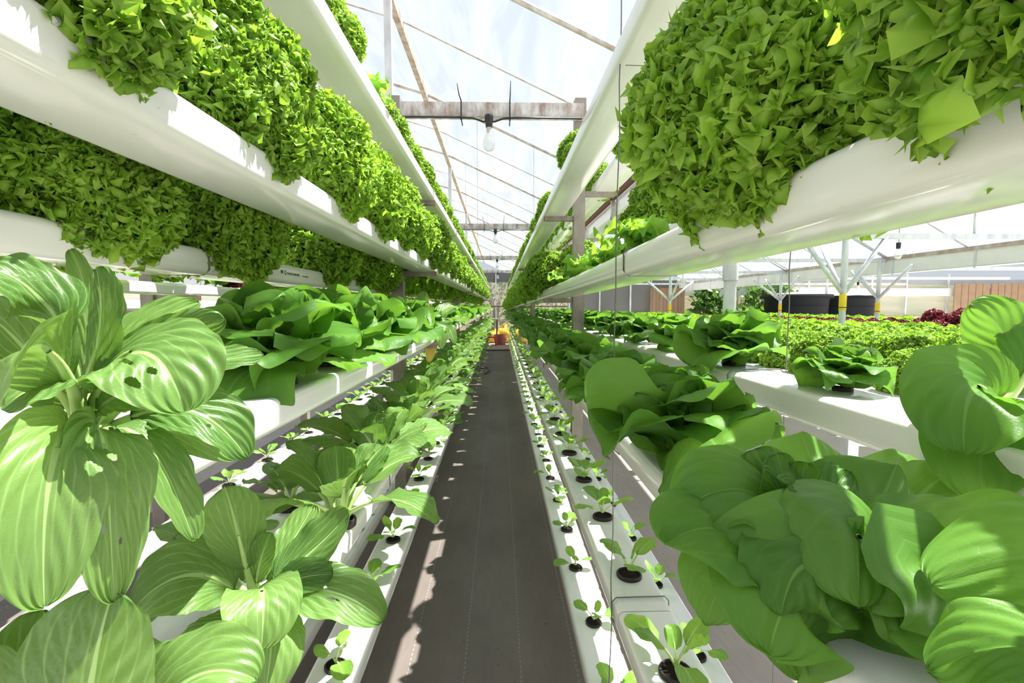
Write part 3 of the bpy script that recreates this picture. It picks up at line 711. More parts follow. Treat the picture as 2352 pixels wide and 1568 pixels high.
for k, (x, y) in enumerate([(2.2, 4.3), (3.9, 4.6), (6.5, 8.5)]):
    bl = thing('light_bulb', 'spare clear bulb hanging over the lettuce field, %s' % ['beside the downpipe', 'under the field truss', 'far under the outermost bay'][k], 'light bulb', (x, y, CAM + [.60, .60, .42][k]), 0, 'bulbs over the field')
    b = MB(); b.lathe([(.0005, .02), (.02, .02), (.02, -.01), (.017, -.04), (.0005, -.04)], 16); b.tube([(0, 0, .02), (0, 0, .2)], .003, 5); autosmooth(b.build('socket', M['black'], bl))
    b = MB(); b.lathe([(.015, -.04), (.02, -.06), (.032, -.09), (.034, -.11), (.02, -.135), (.0004, -.14)], 18); b.build('glass_bulb', M['glass'], bl, True)
def tank(x, y, r, h, label):
    t = thing('water_tank', label, 'tank', (x, y, 0), 0, 'black tanks')
    b = MB(); prof = [(r * .86, 0), (r * .93, h * .5), (r * .97, h * .9), (r * 1.0, h * .93), (r * 1.10, h * .94), (r * 1.11, h * .97), (r * 1.08, h), (r * .96, h), (r * .95, h * .9), (r * .84, .05)]
    for q in (.3, .55, .75): prof.insert(-9 if 0 else 1, (r * .9, .001)) if False else None
    b.lathe(prof, 48); autosmooth(b.build('tub', M['tank'], t), 35)
    for q in (.35, .6, .8):
        b = MB(); b.lathe([(r * (.865 + .11 * q) + .0, h * q - .012), (r * (.865 + .11 * q) + .014, h * q), (r * (.865 + .11 * q), h * q + .012)], 48); b.build('hoop', M['tank'], t, True)
    b = MB(); b.lathe([(r * .95, h * .96), (r * .6, h * 1.02), (.01, h * 1.05)], 40); b.build('cover', M['tankwater'], t, True)
tank(6.72, 10.65, .66, 1.26, 'big round black tank with a wide rim, half hidden by the field posts')
tank(8.1, 10.95, .58, 1.24, 'smaller round black tank with a flared rim beyond the red lettuces')
# boards, sheets and creeper at the field's end
for k, (x0, x1) in enumerate([(12.6, 13.6), (13.65, 14.6), (14.65, 15.8)]):
    b = MB()
    for q in range(5):
        w = (x1 - x0) / 5; b.box(x0 + q * w + .01, x0 + (q + 1) * w - .005, 0, .03, 0, 1.62 + .02 * (q % 2))
    o = b.build('board_panel', M['wood']); o.location = (0, 12.9, 0); tag(o, 'brown upright board panel closing the far end, %s from the slope window' % ORD[k], 'panel', 'board panels')
def leafy(name, parent, m, seed, n, c, s, size, shell=True):
    r = np.random.default_rng(seed); d = r.normal(size=(n, 3)); d /= np.linalg.norm(d, axis=1)[:, None]
    rad = r.uniform(.45, 1, n)[:, None] ** .6; C = np.array(c) + d * rad * np.array(s)
    a = r.normal(size=(n, 3)); a /= np.linalg.norm(a, axis=1)[:, None]; q = np.cross(a, r.normal(size=(n, 3))); q /= np.linalg.norm(q, axis=1)[:, None]
    L = size * r.uniform(.6, 1.4, n)[:, None]; w = L * .38
    nn = np.cross(a, q)
    V = np.stack([C, C + a * L * .5 + q * w + nn * L * .08, C + a * L, C + a * L * .5 - q * w + nn * L * .08], 1).reshape(-1, 3)
    F = np.arange(n * 4).reshape(n, 4)
    return link(name, mesh(name, V, F, m, None, False), parent)
def bush(name, label, cat, x, y, h, w, seed, m='shrub', n=900, size=.10, z0=0, group=None):
    t = thing(name, label, cat, (x, y, z0), 0, group); r = random.Random(seed)
    b = MB()
    for k in range(5):
        dx = r.uniform(-w, w) * .5; b.tube([(0, 0, 0), (dx * .3, r.uniform(-.1, .1), h * .45), (dx, r.uniform(-.15, .15), h * .85)], [.02, .014, .004], 6)
    b.build('stems', M['bark'], t, True)
    leafy('foliage', t, M[m], seed, n, (0, 0, h * .58), (w, w * .6, h * .45), size)
bush('shrub', 'pale green shrub behind the net at the aisle end', 'shrub', -.1, 14.6, 2.0, .8, 1, 'shrub', 900, .09, 0, 'shrubs behind the end net')
bush('shrub', 'dusty shrub behind the net beside the dark shade panel', 'shrub', 1.7, 15.0, 1.8, .9, 2, 'shrub', 900, .09, 0, 'shrubs behind the end net')
bush('shrub', 'tall shrub behind the net past the pak choi rack', 'shrub', -2.0, 15.4, 2.4, 1.0, 3, 'shrub', 900, .10, 0, 'shrubs behind the end net')
bush('shrub', 'bare brownish shrub on the dry slope behind the tanks', 'shrub', 9.2, 17, 1.6, 1.2, 4, 'shrub', 500, .10, .5, 'shrubs behind the end net')
bush('creeper', 'dark leafy creeper climbing the end net by the downpipe', 'creeper', 5.6, 12.7, 1.55, .42, 5, 'creeper', 500, .17)
bush('creeper', 'dense creeper spreading over the tanks and end net', 'creeper', 7.2, 12.5, 1.75, .7, 6, 'creeper', 900, .15)
bush('creeper', 'thin yellowing creeper hanging under the eaves above the tanks', 'creeper', 6.2, 12.3, 1.9, .9, 7, 'creeper', 260, .13)
b = MB(); b.box(0, .9, 0, .05, 0, 1.5); [b.box(.05 + .2 * q, .13 + .2 * q, -.03, 0, 0, 1.5) for q in range(5)]
o = b.build('timber_door', M['wood']); o.location = (4.15, 13.0, 0); tag(o, 'brown timber door frame leaning in front of the dark shade net', 'door')
# ------------------------------------------------------------------ things standing at the aisle's end
tb = thing('storage_tub', 'red brown plastic tub standing on the concrete at the aisle end', 'tub', (.02, 12.2, .012))
b = MB(); b.lathe([(.0005, 0), (.13, 0), (.155, .22), (.17, .25), (.17, .27), (.155, .27), (.14, .22), (.12, .012), (.0005, .012)], 28); autosmooth(b.build('body', M['tub'], tb))
b = MB(); b.tube([(-.16, -.03, .25), (-.19, -.05, .23), (-.16, -.07, .22)], .007, 6); b.build('handle', M['tub'], tb)
for k in range(3):
    b = MB(); b.tube([(0, 0, 0), (.02 * k - .03, 0, .26)], .012, 8); o = b.build('garden_tool', M['black'], None, True); o.location = (-.005 + .035 * k, 12.2, .03)
    tag(o, 'black tool handle sticking out of the red brown tub, %s in line' % ORD[k], 'tool', 'tools in the tub')
st = thing('plastic_stool', 'small bright red plastic stool on the concrete at the aisle end', 'stool', (-.21, 11.9, .012))
b = MB(); b.box(-.10, .10, -.10, .10, .20, .225); b.build('seat', M['redplastic'], st)
for sx in (-1, 1):
    for sy in (-1, 1):
        b = MB(); b.bar((sx * .12, sy * .12, 0), (sx * .085, sy * .085, .21), .035, .03); b.build('leg', M['redplastic'], st)
wt = thing('work_table', 'small work table with grey top and brown legs at the aisle end', 'table', (-.16, 12.5, .012))
b = MB(); b.box(-.20, .12, -.2, .2, .63, .66); b.build('table_top', M['post'], wt)
for x, y in ((-.18, -.18), (.08, -.18), (-.18, .18), (.08, .18)):
    b = MB(); b.box(x - .018, x + .018, y - .018, y + .018, 0, .63); b.build('leg', M['darkwood'], wt)
for k, (x, y, s) in enumerate([(-.16, 12.85, .95), (.26, 12.75, 1.1), (.58, 12.75, 1.1), (.12, 12.95, 1.25)]):
    b = MB(); b.lathe([(.0005, 0), (.13, .01), (.16, .08), (.15, .22), (.12, .31), (.05, .34), (.07, .39), (.0005, .385)], 18); V = np.array(b.V); rr = np.random.default_rng(k); V += rr.normal(0, .006, V.shape); b.V = [tuple(v) for v in V * s]
    o = b.build('sack', M['sack'], None, True); o.location = (x, y, .012); tag(o, 'yellow filled sack at the aisle end, %s' % ['beside the work table', 'behind the tub', 'next to the butterhead rack end', 'tallest one at the back'][k], 'sack', 'yellow sacks')
b = MB(); b.tube([(-.42, 10.75, .008), (-.2, 10.6, .01), (.1, 10.65, .01), (.28, 10.7, .008)], .014, 6); tag(b.build('hose', M['black'], None, True), 'dark hose lying across the path end on the concrete edge', 'hose')
b = MB(); b.tube([(-.22, 6.9, .006), (-.15, 7.3, .008), (-.22, 7.7, .006), (-.3, 7.5, .008)], .008, 6); tag(b.build('hose', M['black'], None, True), 'thin loose black hose on the dark path cloth', 'hose')
# ------------------------------------------------------------------ binding wires
def vert_wire(x, y, z0, z1, loops, label, gx0, gx1):
    r = thing('hanging_wire', label, 'wire', (x, y, 0), 0, 'wires tying the gutters')
    rr = random.Random(int(y * 100)); n = 26
    b = MB(); b.tube([(rr.uniform(-.002, .002), rr.uniform(-.002, .002), z0 + (z1 - z0) * k / n) for k in range(n + 1)], .0011, 6); b.build('strand', M['wire'], r, True)
    for H in loops:
        a, c = gx0 - .0015 - x, gx1 + .0015 - x; t = CAM + H + .0015; u = CAM + H - GH - .0015; q = .008
        b = MB(); P = [(a, 0, u + q), (a, .001, t - q), (a + q, .002, t), (c - q, .004, t), (c, .003, t - q), (c, .002, u + q), (c - q, 0, u), (a + q, -.002, u), (a, 0, u + q)]
        b.tube(P, .0013, 6); b.build('loop', M['wire'], r, True)
    return r
vert_wire(.205, .835, .06, CAM + 1.35, [ROWS['B'].H, ROWS['D'].H, ROWS['R5'].H], 'long thin wire hanging at the aisle edge of the butterhead rack', .208, .312)
vert_wire(.524, .85, .05, CAM + .6, [ROWS['E'].H], 'thin wire hanging at the field side of the butterhead rack', .418, .522)
def loop_wire(r, y, label):
    b = MB(); x, _, z = at(r, y); a, c, t, u, q = -GW / 2 - .0015, GW / 2 + .0015, .0015, -GH - .0015, .009
    b.tube([(a, 0, u + q), (a, .001, t - q), (a + q, .002, t), (c - q, .004, t), (c, .003, t - q), (c, .002, u + q), (c - q, 0, u), (a + q, -.002, u), (a, 0, u + q)], .0014, 6)
    o = b.build('binding_wire', M['wire'], None, True); o.location = (x, y, z); tag(o, label, 'wire', 'wire loops round gutters')
loop_wire(ROWS['R4'], .835, 'black wire loop round the fourth tier gutter of the butterhead rack')
loop_wire(ROWS['M4'], .83, 'wire loop round the outer fourth tier gutter among dark frilly lettuces')
loop_wire(ROWS['L5'], 3.2, 'wire loop round the top tier gutter of the pak choi rack')
loop_wire(ROWS['R5'], 4.6, 'wire loop far along the top tier gutter of the butterhead rack')
loop_wire(ROWS['S5'], 1.35, 'wire loop round the outer top gutter of the butterhead rack')
loop_wire(ROWS['L2'], 1.22, 'pale wire loop round the second tier gutter by the pak choi')
# ------------------------------------------------------------------ plants close to the camera, leaf by leaf
_cp = math.atan(81 / FPX); _yw = math.atan(28 / FPX)
def ray(px, py, y):
    """point seen at (px, py) of the 2352 x 1568 frame, y metres along the aisle"""
    u, v = (px - 1176) / FPX, (784 - py) / FPX
    x1, y1, z1 = u, math.cos(_cp) + v * math.sin(_cp), v * math.cos(_cp) - math.sin(_cp)
    X = x1 * math.cos(_yw) + y1 * math.sin(_yw); Y = -x1 * math.sin(_yw) + y1 * math.cos(_yw)
    return np.array([X / Y * y, y, CAM + z1 / Y * y])
def near_plant(name, label, cat, base, leaves, mat, cup=.024, group=None, r0=.008, t0=.3):
    r = thing(name, label, cat, tuple(base), 0, group); base = np.array(base); S = []
    for k, L in enumerate(leaves):
        c1, c2, c3, W, N = L[:5]
        ex = L[5] if len(L) > 5 else {}
        P = [np.array([0, 0, .006])] + [ray(*c) - base for c in (c1, c2, c3)]
        d = dict(P=P, W=W, N0=np.array(N, float), cup=ex.get('cup', .35), seed=hash_(name + str(k) + str(base[1])), nu=33, nv=50, wavy=ex.get('wavy', .10), ruf=ex.get('ruf', .05), t0=ex.get('t0', t0), r0=ex.get('r0', r0))
        for q in ('N1', 'mat', 'label', 'holes', 'centre', 't1', 'nu', 'nv'):
            if q in ex: d[q] = ex[q]
        if 'N1' in d: d['N1'] = np.array(d['N1'], float)
        S.append(d)
    plant_of_leaves(r, S, mat, r0=r0, r1=.0018, rib=.0009)
    if cup: make_cup(r, cup, .010)
    return r
def hash_(s):
    h = 7
    for ch in s: h = (h * 31 + ord(ch)) % 100003
    return h
near_plant('pak_choi', 'huge pak choi spilling over its gutter under the dark frilly lettuces, leaves torn and holed', 'pak choi', (-.345, .385, CAM - .119), [
    ((190, 930, .33), (80, 960, .285), (105, 1395, .285), .031, (1, -.6, .35)),
    ((250, 930, .35), (240, 940, .315), (268, 1380, .322), .028, (1, -.35, .3), {'nu': 81, 'nv': 121, 'holes': [(.60, .78, .025, .018), (.38, .84, .018, .012)]}),
    ((300, 940, .38), (350, 960, .365), (445, 1238, .385), .021, (1, -.2, .35)),
    ((320, 940, .40), (440, 860, .40), (568, 1050, .42), .029, (.7, -.4, .7), {'nu': 81, 'nv': 121, 'holes': [(.40, .32, .05, .03), (.62, .70, .03, .02)]}),
    ((320, 985, .42), (430, 930, .43), (545, 1050, .455), .022, (.5, -.7, .35)),
    ((220, 800, .37), (350, 690, .335), (425, 945, .335), .042, (.35, -.6, .8), {'nu': 81, 'nv': 121, 'holes': [(.66, .52, .025, .10), (.60, .74, .035, .035), (.78, .78, .045, .05)]}),
    ((300, 870, .40), (430, 830, .42), (605, 812, .455), .018, (.05, -.65, .75)),
    ((250, 850, .39), (350, 790, .40), (515, 732, .415), .021, (-.35, .8, .45)),
    ((200, 880, .38), (260, 760, .37), (222, 612, .375), .021, (.35, .8, .1)),
    ((190, 870, .405), (235, 700, .41), (160, 572, .42), .010, (.2, -.8, .2)),
    ((190, 850, .36), (130, 620, .33), (-40, 612, .315), .024, (.0, -.55, .85)),
    ((185, 850, .34), (60, 640, .285), (-10, 930, .275), .034, (-.5, -.5, .75)),
    ((175, 890, .36), (110, 830, .32), (0, 940, .305), .024, (.1, -.6, .8)),
    ((220, 850, .41), (300, 740, .43), (458, 692, .455), .021, (.0, -.75, .6)),
    ((150, 900, .40), (40, 760, .39), (-60, 700, .37), .025, (.0, -.6, .7)),
    ((230, 900, .37), (300, 880, .355), (400, 905, .36), .020, (.2, -.7, .6)),
], M['pak'], .03, r0=.010)
near_plant('pak_choi', 'large pak choi in the aisle-side second gutter, lit leaves spread flat toward the path', 'pak choi', (-.34, .645, CAM - .429), [
    ((560, 1300, .63), (540, 1180, .63), (515, 1118, .61), .036, (.4, -.8, .25)),
    ((610, 1320, .64), (700, 1300, .665), (805, 1172, .68), .040, (-.25, -.6, .8)),
    ((620, 1350, .625), (680, 1315, .62), (765, 1318, .63), .025, (.15, -.55, .8)),
    ((620, 1370, .62), (740, 1290, .61), (880, 1425, .61), .042, (.3, -.35, .9), {'nu': 81, 'nv': 121, 'holes': [(.62, .62, .02, .06), (.45, .5, .02, .02)]}),
    ((590, 1330, .60), (615, 1310, .545), (600, 1492, .53), .044, (.35, -.6, .75)),
    ((540, 1360, .62), (450, 1230, .585), (300, 1400, .57), .054, (.05, -.5, .9)),
    ((600, 1400, .60), (650, 1400, .56), (605, 1620, .53), .038, (.7, -.6, .4)),
    ((580, 1330, .645), (600, 1270, .64), (622, 1222, .635), .016, (.2, -.85, .2)),
    ((570, 1330, .66), (560, 1270, .66), (600, 1200, .66), .018, (.2, -.85, .2)),
    ((600, 1340, .655), (680, 1230, .70), (720, 1160, .74), .030, (-.1, -.6, .6)),
    ((540, 1400, .61), (470, 1440, .59), (400, 1500, .58), .018, (0, -.4, .9)),
    ((540, 1330, .67), (460, 1260, .68), (400, 1230, .70), .030, (0, -.6, .7)),
], M['pak'], .025, r0=.009)
near_plant('pak_choi', 'dark broad-leaved pak choi at the camera end of the aisle-side second gutter', 'pak choi', (-.34, .37, CAM - .429), [
    ((180, 1800, .36), (190, 1560, .335), (258, 1352, .325), .044, (.25, -.95, .15)),
    ((260, 1800, .36), (370, 1440, .345), (590, 1560, .36), .036, (.35, -.4, .9)),
    ((120, 1800, .37), (60, 1560, .36), (100, 1400, .37), .032, (.1, -.8, .3)),
    ((120, 1850, .36), (20, 1600, .34), (-60, 1500, .34), .03, (0, -.7, .7)),
    ((250, 1850, .36), (300, 1700, .33), (420, 1640, .32), .034, (.3, -.6, .7)),
    ((200, 1800, .40), (330, 1580, .43), (420, 1480, .45), .028, (0, -.7, .6)),
], M['pak'], .025, r0=.009)
near_plant('pak_choi', 'dark round-leaved pak choi at the camera end of the outer middle tier, butterhead rack', 'pak choi', (.47, .45, CAM - .116), [
    ((2330, 900, .42), (2200, 790, .40), (2215, 1045, .375), .050, (-.6, -.7, .45)),
    ((2330, 960, .42), (2220, 930, .40), (2260, 1150, .375), .042, (-.75, -.55, .25)),
    ((2330, 900, .46), (2360, 780, .47), (2235, 700, .47), .032, (.35, .8, .2)),
    ((2260, 880, .46), (2200, 850, .47), (2098, 808, .485), .014, (-.2, -.7, .6)),
    ((2360, 900, .45), (2420, 760, .45), (2380, 690, .46), .03, (.3, .7, .3)),
    ((2340, 930, .42), (2380, 900, .38), (2480, 1000, .36), .04, (0, -.6, .7)),
], M['butter'], .025, r0=.009, t0=.26)  # darker butterhead green puts shade into this plant's leaf colour
W_ = dict(t0=.04, centre=.6, wavy=.42, ruf=.14, r0=.004, t1=.6)
def bl(c1, c2, c3, W, N, **k): return (c1, c2, c3, W, N, dict(W_, **{'cup': -.45, **k}))
near_plant('butterhead_lettuce', 'biggest butterhead lettuce, wide soft leaves flopping over the aisle-side middle gutter, butterhead rack', 'lettuce', (.258, .32, CAM - .219), [
    bl((1880, 1240, .335), (1720, 1020, .345), (1552, 1190, .335), .046, (-.1, -.5, .85)),
    bl((1850, 1300, .325), (1680, 1130, .31), (1530, 1255, .31), .044, (-.1, -.45, .9)),
    bl((1860, 1250, .33), (1850, 1090, .325), (1900, 1265, .295), .030, (-.1, -.55, .8), cup=-.7),
    bl((1960, 1300, .33), (2030, 1180, .35), (2075, 1065, .365), .052, (0, -.9, .35)),
    bl((1980, 1280, .35), (2120, 1100, .39), (2225, 1060, .42), .052, (0, -.65, .75)),
    bl((1920, 1200, .36), (1880, 1080, .39), (1850, 985, .41), .050, (0, -.8, .6)),
    bl((1960, 1220, .31), (1990, 1130, .28), (1985, 1400, .258), .048, (0, -.7, .7), cup=-.5),
    bl((1900, 1300, .30), (1830, 1220, .275), (1800, 1420, .262), .036, (-.1, -.75, .6), cup=-.4),
    bl((1960, 1350, .30), (1830, 1250, .265), (1770, 1500, .262), .056, (-.25, -.9, .35), cup=-.3),
    bl((1900, 1380, .31), (1760, 1360, .29), (1850, 1560, .288), .028, (-.3, -.8, .4)),
    bl((1860, 1360, .33), (1660, 1200, .33), (1620, 1440, .325), .042, (-.5, -.7, .5), cup=-.3),
    bl((2050, 1330, .31), (2200, 1150, .29), (2440, 1250, .275), .052, (.1, -.55, .85)),
    bl((2060, 1350, .30), (2160, 1210, .265), (2260, 1470, .255), .046, (.2, -.8, .5), cup=-.3),
    bl((2050, 1400, .33), (2180, 1250, .36), (2330, 1230, .38), .046, (.1, -.5, .85)),
    bl((2040, 1420, .31), (2060, 1330, .28), (2110, 1480, .268), .040, (0, -.85, .5), cup=-.2),
    bl((1850, 1200, .345), (1790, 1120, .35), (1740, 1030, .36), .034, (.1, -.85, .5)),
    bl((1840, 1180, .345), (1800, 1120, .35), (1790, 1040, .352), .020, (.2, -.85, .4)),
    bl((1840, 1180, .345), (1840, 1110, .35), (1850, 1060, .352), .018, (-.2, -.85, .4)),
    bl((1830, 1180, .34), (1790, 1110, .335), (1750, 1090, .335), .016, (0, -.85, .5)),
    bl((1840, 1190, .338), (1820, 1120, .33), (1810, 1110, .318), .014, (0, -.6, .7)),
    bl((1860, 1200, .35), (1900, 1130, .36), (1950, 1080, .37), .026, (-.2, -.8, .5)),
], M['butter'], None, r0=.004, t0=.04)
near_plant('butterhead_lettuce', 'butterhead lettuce poking a broad leaf in from the camera end, aisle-side middle tier, butterhead rack', 'lettuce', (.262, .10, CAM - .219), [
    bl((2700, 1500, .17), (2400, 1400, .215), (2140, 1545, .235), .030, (0, -.4, .9)),
    bl((2700, 1600, .17), (2500, 1500, .20), (2330, 1600, .21), .030, (.1, -.5, .9)),
    bl((2900, 1500, .16), (2800, 1300, .17), (2600, 1250, .18), .026, (0, -.6, .7)),
    bl((2900, 1400, .19), (2600, 1120, .235), (2140, 1340, .25), .040, (-.1, -.6, .8)),
], M['butter'], .024, r0=.004, t0=.05)
near_plant('pak_choi', 'pak choi with one big yellow leaf hanging over the aisle-side middle gutter', 'pak choi', (-.345, 2.2, CAM - .119), [
    ((985, 745, 2.18), (1000, 730, 2.15), (985, 832, 2.14), .036, (.5, -.85, .2), {'mat': M['yellow'], 'label': 'yellow drooping leaf'}),
    ((990, 740, 2.2), (1025, 715, 2.16), (1012, 800, 2.15), .040, (.6, -.7, .4)),
    ((1000, 735, 2.25), (1035, 730, 2.25), (1045, 790, 2.25), .032, (.7, -.6, .3)),
    ((970, 730, 2.2), (965, 700, 2.2), (975, 668, 2.2), .03, (.3, -.9, .2)),
    ((990, 735, 2.25), (1010, 710, 2.3), (1040, 700, 2.35), .035, (0, -.6, .8)),
    ((970, 740, 2.18), (950, 710, 2.15), (930, 735, 2.12), .035, (0, -.6, .8)),
    ((975, 735, 2.22), (960, 710, 2.25), (945, 690, 2.3), .032, (0, -.6, .8)),
], M['pak'], .024, r0=.009)
# ------------------------------------------------------------------ plant prototypes
PROTO = {}
def head_mesh(parts, m, name): 
    V, F, U = join(parts); return mesh(name, V, F, m, U)
def proto(kind, lod, var):
    """one plant of each kind, level of detail and variant; its meshes are shared by every copy"""
    k = (kind, lod, var)
    if k in PROTO: return PROTO[k]
    sd = var * 17 + lod * 5 + 3
    if kind == 'curly_lettuce': me = head_mesh(frilly_parts(sd, lod), M['frill'], kind); PROTO[k] = me
    elif kind == 'red_lettuce': me = head_mesh(frilly_parts(sd, 2 if lod < 3 else 3, .12, .7), M['red'], kind); PROTO[k] = me
    elif kind == 'butterhead_lettuce' and lod > 0: PROTO[k] = head_mesh(butter_parts(sd, lod), M['butter'], kind)
    elif kind == 'oakleaf_lettuce': PROTO[k] = head_mesh(oak_parts(sd, lod), M['oak'], kind)
    else:
        r = bpy.data.objects.new(kind, None); COL.objects.link(r)
        if kind == 'butterhead_lettuce':
            for v, f, u in butter_parts(sd, 0): link('leaf', mesh('leaf', v, f, M['butter'], u), r)
            make_cup(r, .024, .006)
        elif kind == 'pak_choi':
            big = lod < 2
            plant_of_leaves(r, pak_specs(sd, 12 if big else 10, .195, .045), M['pak'], merged=not big, nu=11 if big else 7, nv=16 if big else 9)
            if big: make_cup(r, .024, .008)
        elif kind == 'vegetable_seedling':
            n = [5, 4, 6, 3][var % 4]; sp = pak_specs(sd, n, .085, .019, .6)
            plant_of_leaves(r, sp, M['sprout'], merged=lod > 0, nu=7, nv=11 if lod == 0 else 7, r0=.0028, r1=.0009, rib=.0004)
            make_cup(r)
        elif kind == 'young_pak_choi':
            plant_of_leaves(r, pak_specs(sd, 9, .14, .034, .8), M['pak'], merged=True, nu=7, nv=9, r0=.006)
            if lod < 2: make_cup(r)
        PROTO[k] = r; r.hide_render = False
    return PROTO[k]
SPARE = set()
def plant(kind, lod, var, loc, rz, s, label, cat, group, tilt=0):
    p = proto(kind, lod, var)
    if isinstance(p, bpy.types.Mesh):
        o = link(kind, p, None, loc); o.rotation_euler = (tilt, 0, rz); o.scale = (s, s, s)
        return tag(o, label, cat, group)
    if p.name not in SPARE:                       # the first copy is the prototype itself
        SPARE.add(p.name); p.location = loc; p.rotation_euler = (tilt, 0, rz); p.scale = (s, s, s); tag(p, label, cat, group); return p
    if p.name.split('.')[0] == kind:
        o = clone(p, loc, rz, label, group, s); o['category'] = cat; o.rotation_euler = (tilt, 0, rz); return o
NAMES = {'curly_lettuce': ('frilly green lettuce', 'lettuce'), 'butterhead_lettuce': ('butterhead lettuce', 'lettuce'), 'oakleaf_lettuce': ('pale oakleaf lettuce', 'lettuce'),
         'red_lettuce': ('dark red frilly lettuce', 'lettuce'), 'pak_choi': ('leafy pak choi', 'pak choi'), 'vegetable_seedling': ('seedling in net cup', 'seedling'), 'young_pak_choi': ('young pak choi', 'pak choi')}
RND = random.Random(11)
def plants(key, kind, ys, s=1.0, lods=(1.3, 3.2), jit=.012, named=14, ds=.08, vary=None, dz=0, extra='', first=0, dx=0):
    r = ROWS[key]; short, cat = NAMES[kind]
    near = 0
    for k, y in enumerate(ys):
        lod = 0 if y < lods[0] else (1 if y < lods[1] else 2)
        if kind in ('oakleaf_lettuce',): lod = 0 if y < 1.2 else 1
        x, yy, z = at(r, y + RND.uniform(-jit, jit)); x += dx + RND.uniform(-.005, .005)
        if k < named: lab = '%s%s, %s along the %s' % (extra, short, ORD[k + first], r.where); gr = '%ss on the %s' % (short, r.where)
        else: lab = 'far %s beyond the %s on the %s' % (short, ORD[named - 1 + first], r.where); gr = 'far %ss on the %s' % (short, r.where)
        var = RND.randrange(2 if lod == 0 and kind == 'curly_lettuce' else (3 if lod < 2 else 4))
        ss = s * RND.uniform(1 - ds, 1 + ds) if not callable(s) else s(y) * RND.uniform(1 - ds, 1 + ds)
        plant(kind, lod, var, (x, yy, z + dz), RND.uniform(0, 6.28), ss, lab, cat, gr, RND.uniform(-.08, .08))
fr = lambda a, b, d: [float(v) for v in np.arange(a, b, d)]
# pak choi rack
plants('PS', 'vegetable_seedling', fr(.93, 2.75, .265), .95, (3, 3), .004, 8)
plants('PS', 'young_pak_choi', fr(2.78, 12, .24), lambda y: min(1.25, .7 + .12 * y), (0, 4), .03, 10)
plants('L2', 'pak_choi', [.93] + fr(1.21, 12, .28), 1.12, (1, 4), .015, 12, first=2, dx=.02)
plants('L3', 'butterhead_lettuce', [.74, 1.00, 1.26, 1.52, 1.78, 2.0], 1.12, (1.1, 9), .01, 6, .05)
plants('L3', 'pak_choi', [2.48, 2.68], 1.0, (0, 9), .01, 4)
plants('L3', 'butterhead_lettuce', fr(2.9, 5.6, .28), .98, (0, 3.6), .02, 10, extra='distant ')
plants('L3', 'pak_choi', fr(5.7, 12, .28), 1.0, (0, 4), .02, 6, extra='distant ')
plants('L4', 'curly_lettuce', fr(.36, 12, .287), 1.0, (1.1, 3.3), .01, 14, dx=-.012)
plants('L5', 'curly_lettuce', [1.03, 1.52, 1.80, 2.08, 2.36, 2.64, 2.95, 3.25] + fr(3.5, 12, .28), .56, (0, 3.3), .015, 12, dx=-.015)
plants('L5', 'oakleaf_lettuce', [1.27], .75, dx=-.01)
plants('M1', 'vegetable_seedling', fr(.95, 12, .28), 1.0, (2.2, 9), .01, 6)
plants('M2', 'young_pak_choi', [.62, .92] + fr(1.22, 12, .30), 1.1, (0, 2), .02, 6)
plants('M3', 'pak_choi', fr(.85, 12, .30), 1.0, (0, 1.2), .02, 6)
plants('M4', 'curly_lettuce', [.35, .63, .905, 1.47, 1.74, 2.0] + fr(2.28, 12, .28), 1.12, (1.1, 3.3), .01, 10, dz=-.012)
#plants('M5', 'curly_lettuce', fr(.9, 12, .30), .9, (0, 2), .02, 8)
plants('F1', 'vegetable_seedling', [2.2, 2.58, 2.86, 3.14, 3.42] + fr(3.7, 9, .28), 1.25, (3.2, 9), .01, 6)
plants('F4', 'oakleaf_lettuce', fr(1.3, 8, .30), 1.0, (0, 0), .03, 6)
plants('F4', 'red_lettuce', [1.45, 2.35, 2.95], .38, (0, 0), .02, 4)
plants('F5', 'curly_lettuce', fr(1.9, 9, .29), .9, (0, 3.0), .02, 8)
plants('F3', 'oakleaf_lettuce', fr(1.2, 7, .32), .9, (0, 0), .03, 6)
#plants('H4', 'red_lettuce', fr(2.0, 5, .32), .7, (0, 0), .03, 6)
#plants('H5', 'curly_lettuce', fr(2.4, 9, .30), .9, (0, 3), .02, 6)
# butterhead rack
plants('A', 'vegetable_seedling', fr(.925, 12, .2625), .95, (3.0, 9), .004, 12)
plants('B', 'vegetable_seedling', [.655] + fr(.915, 12, .265), 1.12, (3.0, 9), .004, 12)
plants('C', 'vegetable_seedling', fr(1.06, 10, .29), .9, (2.3, 9), .006, 8)
plants('D', 'butterhead_lettuce', [.67, .96, 1.23] + fr(1.49, 6.5, .262), 1.0, (1.4, 3.6), .008, 14, .05, first=2)
plants('D', 'pak_choi', fr(6.6, 12, .27), 1.0, (0, 4), .02, 6, extra='distant ')
plants('R4', 'curly_lettuce', [.18, .455], 1.12, (1.3, 3.3), .002, 4, .01, dz=-.004, dx=-.01)
plants('R4', 'oakleaf_lettuce', [.88, 1.12, 1.36, 1.62, 1.9], .60, (0, 0), .01, 8)
plants('R4', 'curly_lettuce', fr(2.42, 12, .28), 1.08, (1.1, 3.3), .012, 12, extra='plump ')
plants('R5', 'curly_lettuce', [1.62, 2.42, 2.72, 3.0, 3.6] + fr(3.9, 12, .28), .62, (0, 3.3), .015, 10, dx=.02)
plants('E', 'butterhead_lettuce', [.655], .52, (1.4, 9), .002, 2, extra='small bright ', dx=.02)
plants('E', 'butterhead_lettuce', [.95], .80, (1.4, 9), .002, 2, extra='full dark ', dx=.01)
plants('E', 'butterhead_lettuce', [1.27, 1.55, 1.83] + fr(2.1, 12, .29), .72, (0, 3.6), .015, 10, extra='shaded ', dx=.01)
plants('S4', 'curly_lettuce', [1.42] + fr(2.75, 6, .29), .85, (0, 2.4), .015, 8)
